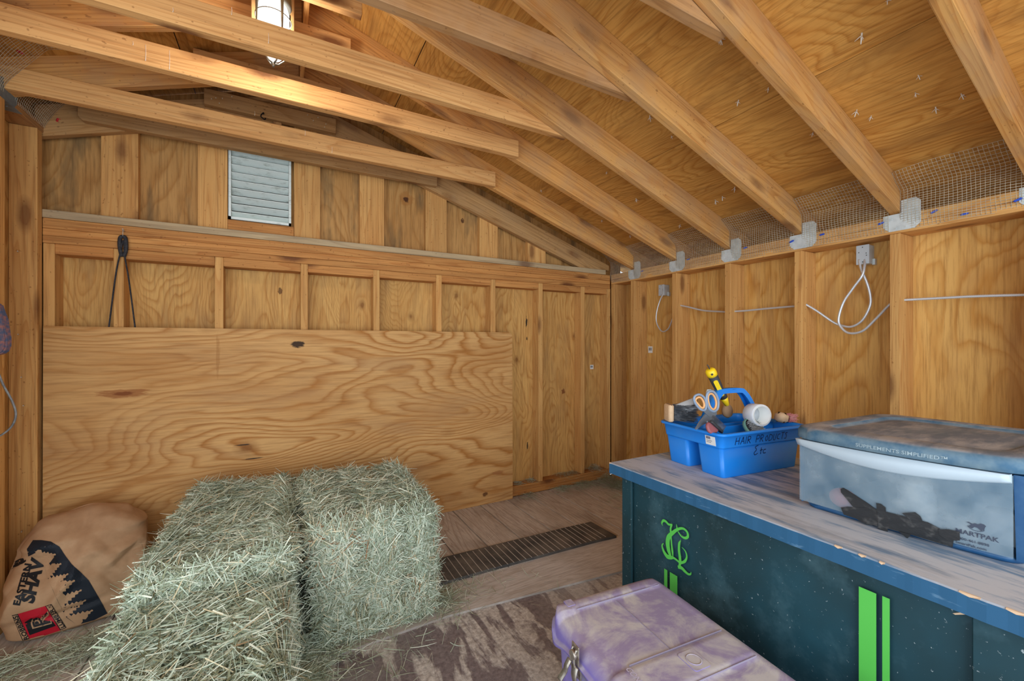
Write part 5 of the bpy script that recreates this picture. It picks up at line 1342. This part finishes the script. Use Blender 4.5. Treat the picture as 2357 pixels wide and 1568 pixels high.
CREASE = [(0.02, 0.30, -0.9, 0.13, 0.013, 0.035), (0.12, 0.27, 0.6, 0.09, 0.012, 0.03), (0.10, 0.15, -1.0, 0.14, -0.010, 0.03), (-0.04, 0.20, 1.1, 0.12, 0.012, 0.025),
          (-0.10, 0.34, 0.3, 0.10, 0.012, 0.03), (0.14, 0.36, -0.4, 0.10, 0.014, 0.03), (-0.06, 0.09, 0.1, 0.16, -0.009, 0.02), (0.0, 0.38, 1.2, 0.08, -0.012, 0.03), (0.17, 0.20, 1.4, 0.15, 0.012, 0.03), (-0.18, 0.15, 1.2, 0.12, 0.012, 0.03)]
def pinterp(z):
    for a, b in zip(prof, prof[1:]):
        if a[0] <= z <= b[0] + 1e-9:
            f = (z - a[0]) / (b[0] - a[0]); f2 = f
            return [a[k] + (b[k] - a[k]) * f2 for k in range(5)]
    return prof[-1]
for j in range(NV + 1):
    z = 0.418 * j / NV; _, rx, ry, ox, oy = pinterp(z); row = []
    for i in range(NA):
        a = 2 * math.pi * i / NA; ca, sa = math.cos(a), math.sin(a); e = 2 / (3.6 - 1.2 * j / NV)
        x = rx * abs(ca) ** e * (1 if ca >= 0 else -1) + ox; y = ry * abs(sa) ** e * (1 if sa >= 0 else -1) + oy
        p = Vector((x, y, z)); k = 0.35 + 0.65 * min(1, z / 0.1)
        r1 = 1 - abs(noise.noise(p * 6.5 + Vector((3, 1, 7)))) * 2.2; r2 = 1 - abs(noise.noise(p * 14 + Vector((1, 8, 2)))) * 2.2
        r3 = noise.noise(p * 3.2 + Vector((5, 5, 5)))
        d = 0.006 * r1 + 0.002 * r2 + 0.012 * r3
        for (cx0, cz0, ang_, len_, amp_, wd_) in CREASE:
            if (sa < 0.3):
                dx_, dz_ = x - cx0, z - cz0; al = dx_ * math.cos(ang_) + dz_ * math.sin(ang_); ac = -dx_ * math.sin(ang_) + dz_ * math.cos(ang_)
                if abs(al) < len_: d += amp_ * (1 - (al / len_) ** 2) * max(0.0, 1 - abs(ac) / wd_) * 1.8
        # sunken fold at the upper left of the face
        fx_, fz_ = (x + 0.13) / 0.05, (z - 0.265) / 0.05
        if sa < 0: d -= 0.055 * math.exp(-(fx_ * fx_ + fz_ * fz_))
        n = Vector((x - ox, y - oy, 0)).normalized()
        p = p + n * d * k; 
        if z > 0.25: p.z += 0.02 * noise.noise(Vector((x * 9, y * 9, 3))) - 0.10 * max(0, x - 0.02) * (z - 0.25) / 0.17
        row.append(bm.verts.new((p.x, p.y, max(p.z, 0.0))))
    rows.append(row)
for A, B in zip(rows, rows[1:]):
    for i in range(NA):
        j = (i + 1) % NA; f = bm.faces.new((A[i], A[j], B[j], B[i])); f.smooth = True
bm.faces.new(rows[0][::-1]); bm.faces.new(rows[-1])
me = frombm('shavings_sack', bm)
MS = Matrix.Translation(SC + Vector((0, 0, 0.010))) @ Matrix.Rotation(srz, 4, 'Z')
sack = empty('shavings_sack', (0, 0, 0)); sack.matrix_world = MS
tag(sack, 'crumpled brown paper sack with printed fir trees slumped in the left corner', 'sack')
so = link('paper_bag', me, KRAFT, sack)
bt = BVHTree.FromPolygons([MS @ v.co for v in me.vertices], [tuple(p.vertices) for p in me.polygons])
MSi = MS.inverted(); EYE = Vector((0, 0, H))
def on_sack(u, y, lift=0.0015):
    d = ray(u, y).normalized(); h = bt.ray_cast(EYE, d)
    if h[0] is None: return None
    return MSi @ (h[0] - d * lift)
def sack_mesh(name, verts2d, faces, mat, lift):
    """print on the paper: flat artwork laid onto the sack's own surface"""
    bm = bmesh.new(); vs = [bm.verts.new((u, y, 0)) for u, y in verts2d]
    for f in faces:
        try: bm.faces.new([vs[i] for i in f])
        except ValueError: pass
    bmesh.ops.triangulate(bm, faces=bm.faces[:])
    for _ in range(4):
        long_ = [e for e in bm.edges if (e.verts[0].co - e.verts[1].co).length > 7]
        if not long_: break
        bmesh.ops.subdivide_edges(bm, edges=long_, cuts=1, use_grid_fill=False); bmesh.ops.triangulate(bm, faces=[f for f in bm.faces if len(f.verts) > 3])
    dead = []
    for v in bm.verts:
        p = on_sack(v.co.x, v.co.y, lift)
        if p is None: dead.append(v)
        else: v.co = p
    bmesh.ops.delete(bm, geom=dead, context='VERTS')
    me = bpy.data.meshes.new(name); bm.to_mesh(me); bm.free(); return link(name, me, mat, so)
def sack_text(body, p0, px, up, h, name='printed_writing', mat=BLACK, lift=0.0025, bold=0.03, sx=1.0):
    me = textmesh(body, 1.0, bold, sx); w = max(v.co.x for v in me.vertices)
    X = (Vector(px) - Vector(p0)) / w; U = Vector(up)
    V2 = [tuple(Vector(p0) + X * v.co.x + U * (v.co.y / 0.72) * h) for v in me.vertices]
    F_ = [tuple(p.vertices) for p in me.polygons]; bpy.data.meshes.remove(me)
    return sack_mesh(name, V2, F_, mat, lift)
def zs(l): return [(a / 4.611, 1160 + b / 4.611) for a, b in l]
# dark sky shape with the fir silhouettes cut out of its left edge
edge = [(350, 385), (440, 385), (540, 400), (630, 455), (700, 560), (760, 640), (850, 720), (940, 810), (1010, 930), (1080, 1050), (1140, 1165), (1000, 1235), (820, 1285), (700, 1205), (600, 1008), (510, 800), (475, 670), (380, 520), (300, 560), (285, 480)]
def poly_sack(pts, mat, lift, name):
    bme = bmesh.new(); f = bme.faces.new([bme.verts.new((a, b_, 0)) for a, b_ in zs(pts)]); bmesh.ops.triangulate(bme, faces=[f])
    bme.verts.index_update(); V2 = [(v.co.x, v.co.y) for v in bme.verts]; F_ = [tuple(v.index for v in f.verts) for f in bme.faces]; bme.free()
    return sack_mesh(name, V2, F_, mat, lift)
poly_sack(edge, NAVY, 0.002, 'printed_sky')
random.seed(8)
for (B0, B1, T_) in (((370, 500), (470, 665), (592, 535)), ((470, 655), (512, 800), (650, 632)), ((505, 790), (560, 915), (727, 742)), ((535, 850), (602, 1010), (796, 812)),
                     ((600, 1000), (650, 1105), (868, 912)), ((640, 1090), (702, 1208), (916, 1020)), ((700, 1195), (822, 1288), (988, 1128))):
    out = [B0]; T2 = Vector(T_)
    for side, Bp in ((0, Vector(B0)), (1, Vector(B1))):
        d = (T2 - Bp); L_ = d.length; d.normalize(); nn = Vector((-d.y, d.x)) * (-1 if side == 0 else 1); nt_ = 6; seq = []
        for q_ in range(nt_):
            f0, f1 = (q_ + 0.15) / nt_, (q_ + 0.75) / nt_; amp = (1 - q_ / nt_) * 16 + 5
            seq.append(Bp + d * (L_ * f0) - nn * amp * 0.55); seq.append(Bp + d * (L_ * f1) + nn * amp * random.uniform(0.6, 1.2))
        if side == 0: out += [(-0.0 + p.x, p.y) for p in seq] + [T_]
        else: out += [(p.x, p.y) for p in seq[::-1]] + [B1]
    poly_sack(out, KRAFT, 0.0030, 'printed_fir_tree')
sack_text('EASTERN', zs([(205, 1085)])[0], zs([(335, 640)])[0], (-15.5, -2), 1.0, sx=1.0, bold=0.04)
sack_text('SHAV', zs([(350, 1060)])[0], zs([(470, 590)])[0], (-29, -6), 1.0, bold=0.05)
sack_text('fla', zs([(15, 740)])[0], zs([(275, 610)])[0], (-3, -17), 1.0, bold=0.05)
q = zs([(190, 1170), (480, 1085), (640, 1345), (305, 1455)])
sack_mesh('printed_red_field', q, [(0, 1, 2, 3)], RED, 0.002)
q = zs([(262, 1258), (330, 1215), (560, 1250), (592, 1296), (315, 1396), (266, 1275)])
sack_mesh('printed_black_field', q, [(0, 1, 2, 3, 4, 5)], BLACK, 0.0026)
sack_text('R', zs([(548, 1285)])[0], zs([(500, 1140)])[0], (-44, 12), 1.0, 'printed_outline', KRAFT, 0.0030, 0.030)
sack_text('R', zs([(546, 1281)])[0], zs([(500, 1144)])[0], (-42, 11.5), 1.0, 'printed_letter', BLACK, 0.0034, 0.0)
q = zs([(125, 1185), (190, 1170), (320, 1445), (245, 1470)]); sack_mesh('printed_border', q, [(0, 1, 2, 3)], BLACK, 0.0022)
q = zs([(132, 1192), (184, 1180), (312, 1440), (250, 1460)]); sack_mesh('printed_panel', q, [(0, 1, 2, 3)], KRAFT, 0.0027)
q = zs([(480, 1085), (545, 1065), (705, 1315), (640, 1345)]); sack_mesh('printed_border', q, [(0, 1, 2, 3)], BLACK, 0.0022)
q = zs([(490, 1088), (541, 1073), (694, 1312), (645, 1334)]); sack_mesh('printed_panel', q, [(0, 1, 2, 3)], KRAFT, 0.0027)
sack_text('ROBBINS', zs([(308, 1438)])[0], zs([(182, 1184)])[0], (-10.5, 3.5), 1.0, bold=0.03, lift=0.0034)
sack_text('LUMBER', zs([(690, 1308)])[0], zs([(560, 1110)])[0], (-9.0, 4.0), 1.0, bold=0.03, lift=0.0034)
sack_text('INC.', zs([(553, 1098)])[0], zs([(535, 1070)])[0], (-8, 3.0), 1.0, bold=0.02, lift=0.0034)

# ================================================================== hay
def hay_mat():
    t = NT('dried_hay'); a = t.n('ShaderNodeAttribute', attribute_name='tone'); f = a.outputs['Fac']
    c = t.ramp(f, [(0.0, lin(96, 92, 64)), (0.12, lin(142, 144, 112)), (0.35, lin(168, 182, 156)), (0.6, lin(198, 211, 190)), (0.8, lin(232, 236, 214)), (0.92, lin(226, 212, 172)), (1.0, lin(160, 118, 82))])
    m = t.fin(c, 0.6, 0.3); return m
HAY = hay_mat()
HCORE = plain('hay_core', lin(112, 116, 88), 0.9, 0, 0.1, 0.8, lin(78, 76, 54), 60)
def strands(name, P, D, N, L, W, curl, tone, parent=None, mat=HAY, seed=0):
    """P points, D directions, N outward normals (n x 3), L lengths, W widths: bent flat blades as one mesh"""
    rs = np.random.RandomState(seed); n = len(P); K = 4
    S = np.cross(D, N); S /= np.linalg.norm(S, axis=1)[:, None] + 1e-9
    tw = rs.uniform(-0.9, 0.9, n)[:, None]; S = S * np.cos(tw) + N * np.sin(tw)
    V = np.zeros((n, K, 2, 3)); bend = rs.uniform(-1, 1, (n, 1)) * curl[:, None]; lift = rs.uniform(-0.2, 1.0, (n, 1)) * curl[:, None]
    B = np.cross(D, N)
    for k in range(K):
        f = k / (K - 1) - 0.5
        c = P + D * (L[:, None] * f) + B * (bend * L[:, None] * (f * f * 2)) + N * (lift * L[:, None] * (f + 0.5) ** 2 * 0.9)
        w = W[:, None] * (1.0 if k < K - 1 else 0.35) * 0.5
        V[:, k, 0] = c - S * w; V[:, k, 1] = c + S * w
    V = V.reshape(-1, 3)
    base = (np.arange(n) * K * 2)[:, None, None]; q = np.array([[2 * k, 2 * k + 1, 2 * k + 3, 2 * k + 2] for k in range(K - 1)])[None]
    Fq = (base + q).reshape(-1, 4)
    me = bpy.data.meshes.new(name); me.vertices.add(len(V)); me.vertices.foreach_set('co', V.astype(np.float32).ravel())
    me.loops.add(Fq.size); me.loops.foreach_set('vertex_index', Fq.astype(np.int32).ravel())
    me.polygons.add(len(Fq)); me.polygons.foreach_set('loop_start', np.arange(0, Fq.size, 4, dtype=np.int32)); me.polygons.foreach_set('loop_total', np.full(len(Fq), 4, dtype=np.int32))
    me.update(calc_edges=True); me.validate()
    at = me.attributes.new('tone', 'FLOAT', 'POINT'); at.data.foreach_set('value', np.repeat(tone, K * 2).astype(np.float32))
    return link(name, me, mat, parent)
def bale(label, loc, rz, size, n, seed, tilt=(0, 0), grooves=(), dirbias=None, shape=None):
    t = empty('hay_bale', loc, rz); tag(t, label, 'hay bale')
    t.rotation_euler = (tilt[0], tilt[1], rz)
    sx, sy, sz = size; rs = np.random.RandomState(seed)
    def disp(p, nn):
        v = Vector(p); d = 0.020 * noise.noise(v * 5.0 + Vector((seed, 0, 0))) + 0.012 * noise.noise(v * 13.0 + Vector((0, seed, 0)))
        for gx, gw, gd in grooves:
            if p[2] > sz * 0.2: d -= gd * math.exp(-((p[0] - gx) / gw) ** 2) * (1.0 if nn[1] < -0.5 or nn[2] > 0.5 else 0.3)
        return d
    def surf(p):      # p on the box surface -> rounded, displaced, with normal
        r = 0.055; c = Vector((min(max(p[0], -sx / 2 + r), sx / 2 - r), min(max(p[1], -sy / 2 + r), sy / 2 - r), min(max(p[2], r * 0.6), sz - r)))
        d = Vector(p) - c
        nn = d.normalized() if d.length > 1e-6 else Vector((0, 0, 1)); q = c + nn * r
        q = q + nn * disp(q, nn)
        if shape: q = shape(q)
        return q, nn
    # core
    bm = bmesh.new(); bmesh.ops.create_cube(bm, size=1.0, matrix=Matrix.Translation((0, 0, sz / 2)) @ Matrix.Diagonal((sx, sy, sz, 1)))
    bmesh.ops.subdivide_edges(bm, edges=bm.edges[:], cuts=22, use_grid_fill=True)
    for v in bm.verts:
        q, nn = surf(v.co); v.co = q - nn * 0.012
        v.co.z = max(v.co.z, 0.002)
    for f in bm.faces: f.smooth = True
    link('pressed_hay', frombm('pressed_hay', bm), HCORE, t)
    # blades over the visible faces
    A = np.array([sx * sy, sx * sz, sy * sz, sy * sz]); A = A / A.sum(); ch = rs.choice(4, n, p=A); P = np.zeros((n, 3)); N = np.zeros((n, 3))
    for i in range(n):
        a, b = rs.rand(2); c = ch[i]
        if c == 0: p = ((a - .5) * sx, (b - .5) * sy, sz)
        elif c == 1: p = ((a - .5) * sx, -sy / 2, b * sz)
        elif c == 2: p = (-sx / 2, (a - .5) * sy, b * sz)
        else: p = (sx / 2, (a - .5) * sy, b * sz)
        q, nn = surf(p); P[i] = q + nn * rs.uniform(-0.010, 0.007); N[i] = nn
    R = rs.normal(size=(n, 3))
    if dirbias is not None: R = R + np.array(dirbias)[None] * rs.choice([-1, 1], n)[:, None]
    D = R - N * (R * N).sum(1)[:, None]; D /= np.linalg.norm(D, axis=1)[:, None]
    D = D + N * rs.normal(0, 0.16, n)[:, None]; D /= np.linalg.norm(D, axis=1)[:, None]
    L = rs.uniform(0.035, 0.12, n) * rs.choice([1, 1, 1, 1.5], n); Wd = rs.uniform(0.0014, 0.0044, n); cu = rs.uniform(0.0, 0.30, n)
    tone = np.clip(rs.beta(1.7, 1.4, n) * 0.84, 0, 1); k = rs.rand(n); tone[k < 0.06] = rs.uniform(0.86, 1.0, (k < 0.06).sum()); tone[k > 0.93] = rs.uniform(0.72, 0.84, (k > 0.93).sum())
    dn = np.array([noise.noise(Vector(p) * 4 + Vector((seed, 2, 1))) for p in P]); tone = np.clip(tone + dn * 0.16, 0, 1)
    low = P[:, 2] < 0.004; P[low, 2] = 0.004
    o = strands('hay_blades', P, D, N, L, Wd, cu, tone, t, seed=seed); o['kind'] = 'stuff'
    # long stray stalks
    m = n // 28; idx = rs.choice(n, m); Ds = D[idx] + N[idx] * rs.uniform(0.1, 0.9, m)[:, None]; Ds /= np.linalg.norm(Ds, axis=1)[:, None]
    o = strands('stray_stalks', P[idx] + N[idx] * 0.010, Ds, N[idx], rs.uniform(0.05, 0.13, m), rs.uniform(0.0009, 0.0022, m), rs.uniform(0, 0.35, m), np.clip(rs.uniform(0.5, 0.95, m), 0, 1), t, seed=seed + 50); o['kind'] = 'stuff'
    if grooves:       # long stalks hanging down the front along the string lines
        m = 900; P = np.zeros((m, 3)); N = np.zeros((m, 3)); gx = rs.choice([g[0] for g in grooves], m)
        for i in range(m):
            q, nn = surf((gx[i] + rs.normal(0, 0.035) , -sy / 2, rs.uniform(0.08, 1.0) * sz)); P[i] = q + nn * rs.uniform(0, 0.008); N[i] = nn
        Dv = np.stack([rs.normal(0, 0.28, m), rs.normal(-0.05, 0.12, m), -np.ones(m)], 1); Dv /= np.linalg.norm(Dv, axis=1)[:, None]
        P[:, 2] = np.maximum(P[:, 2], 0.07)
        o = strands('string_line_stalks', P, Dv, N, rs.uniform(0.06, 0.13, m), rs.uniform(0.0012, 0.0032, m), rs.uniform(0, 0.2, m), np.clip(rs.choice([0.1, 0.2, 0.62, 0.9], m) + rs.uniform(-.06, .06, m), 0, 1), t, seed=seed + 90); o['kind'] = 'stuff'
    return t
FT = 0.0095
bale('upright looking hay bale on the right, two string grooves down its front', (0.322, 2.055, FT), math.radians(2), (0.50, 0.70, 0.455), 34000, 3, grooves=((-0.08, 0.030, 0.035), (0.10, 0.03, 0.030)), dirbias=(0, 0, 0),
     shape=lambda q: Vector((q.x * (1.0 - 0.10 * (1 - q.z / 0.455)), q.y + 0.05 * (q.z / 0.455) - 0.02, q.z - 0.10 * max(0.0, (-q.y - 0.12)) * (q.z / 0.455))))
bale('long hay bale at the back left, against the plywood sheet', (-0.18, 2.06, FT), math.radians(-1), (0.42, 0.95, 0.44), 32000, 7, dirbias=(0.9, 0, 0.0))
bale('nearest hay bale, cut by the bottom frame edge', (-0.20, 1.135, 0.001), math.radians(1), (0.40, 0.90, 0.375), 38000, 12, dirbias=(0.7, 0, 0.0),
     shape=lambda q: Vector((q.x, q.y, q.z * (1.0 - 0.10 * max(0.0, (-q.y) / 0.45)))))
def loose(name, pts, n, label, seed, spread=0.05, L=(0.03, 0.10), hgt=0.012, z0=0.004, w=(0.0009, 0.0024), tone=(0.1, 0.85)):
    """loose stalks scattered on the floor around a list of (x, y, radius, weight, height)"""
    rs = np.random.RandomState(seed); pts = np.array(pts, float); wt = pts[:, 3] / pts[:, 3].sum(); k = rs.choice(len(pts), n, p=wt)
    P = np.zeros((n, 3)); r = rs.normal(0, 1, (n, 2)) * pts[k, 2][:, None]; P[:, :2] = pts[k, :2] + r
    fall = np.exp(-(r ** 2).sum(1) / (2 * (pts[k, 2] * 0.9) ** 2)); P[:, 2] = z0 + rs.rand(n) * pts[k, 4] * fall
    D = rs.normal(size=(n, 3)); D[:, 2] *= 0.12; D /= np.linalg.norm(D, axis=1)[:, None]; N = np.tile([0, 0, 1.0], (n, 1))
    o = strands(name, P, D, N, rs.uniform(L[0], L[1], n), rs.uniform(w[0], w[1], n), rs.uniform(0, 0.25, n), rs.uniform(tone[0], tone[1], n), seed=seed)
    # keep everything above the boards
    me = o.data; c = np.zeros(len(me.vertices) * 3, np.float32); me.vertices.foreach_get('co', c); c = c.reshape(-1, 3); c[:, 2] = np.maximum(c[:, 2], z0 - 0.002); me.vertices.foreach_set('co', c.ravel()); me.update()
    return tag(o, label, 'hay', None, 'stuff')
loose('loose_hay', [(-0.85, 2.12, 0.05, 3, 0.03), (-0.72, 2.10, 0.06, 4, 0.035), (-0.60, 2.12, 0.06, 5, 0.05), (-0.50, 2.15, 0.04, 4, 0.04), (-0.46, 2.3, 0.04, 4, 0.06), (-0.82, 1.95, 0.06, 2, 0.01), (-0.95, 2.05, 0.05, 3, 0.02), (-0.42, 1.95, 0.04, 2, 0.03), (-0.45, 2.5, 0.04, 3, 0.2)], 2600, 'olive loose hay strewn along the foot of the paper sack', 21, z0=0.013)
loose('loose_hay', [(0.055, 1.72, 0.03, 4, 0.05), (0.05, 1.55, 0.04, 4, 0.04), (0.06, 1.40, 0.04, 4, 0.03), (0.06, 1.25, 0.04, 3, 0.02), (0.08, 1.85, 0.02, 3, 0.10), (0.14, 1.68, 0.06, 3, 0.02)], 4200, 'loose hay fallen in the gap between the bales', 22, z0=0.012)
loose('loose_hay', [(0.32, 1.70, 0.14, 2.0, 0.006), (0.60, 1.76, 0.05, 2.5, 0.025), (0.68, 1.80, 0.08, 1.3, 0.006), (0.15, 1.55, 0.12, 0.6, 0.003), (0.9, 1.8, 0.15, 0.4, 0.002), (0.58, 1.95, 0.02, 2, 0.16), (0.59, 2.1, 0.02, 1, 0.2)], 1500, 'thin scatter of hay before the right bale', 23, z0=0.012)
loose('loose_hay', [(1.9, 2.66, 0.05, 1, 0.02), (2.1, 2.65, 0.06, 2, 0.03), (2.30, 2.58, 0.06, 4, 0.10), (2.36, 2.45, 0.05, 4, 0.13), (1.6, 2.67, 0.05, 0.8, 0.012), (2.2, 2.3, 0.12, 1, 0.01)], 2600, 'wispy hay heaped on the floor in the far right corner', 24, L=(0.02, 0.08), z0=0.013, w=(0.0008, 0.0018), tone=(0.05, 0.5))
loose('loose_hay', [(1.55, 2.74, 0.02, 1, 0.012), (1.66, 2.74, 0.02, 1.5, 0.03), (1.95, 2.74, 0.04, 2, 0.02), (2.05, 2.74, 0.03, 2, 0.02), (2.28, 2.74, 0.04, 3, 0.05)], 700, 'hay scraps lying on the sole plate between the far wall studs', 25, L=(0.02, 0.06), z0=H - 1.057, w=(0.0008, 0.0018), tone=(0.1, 0.6))
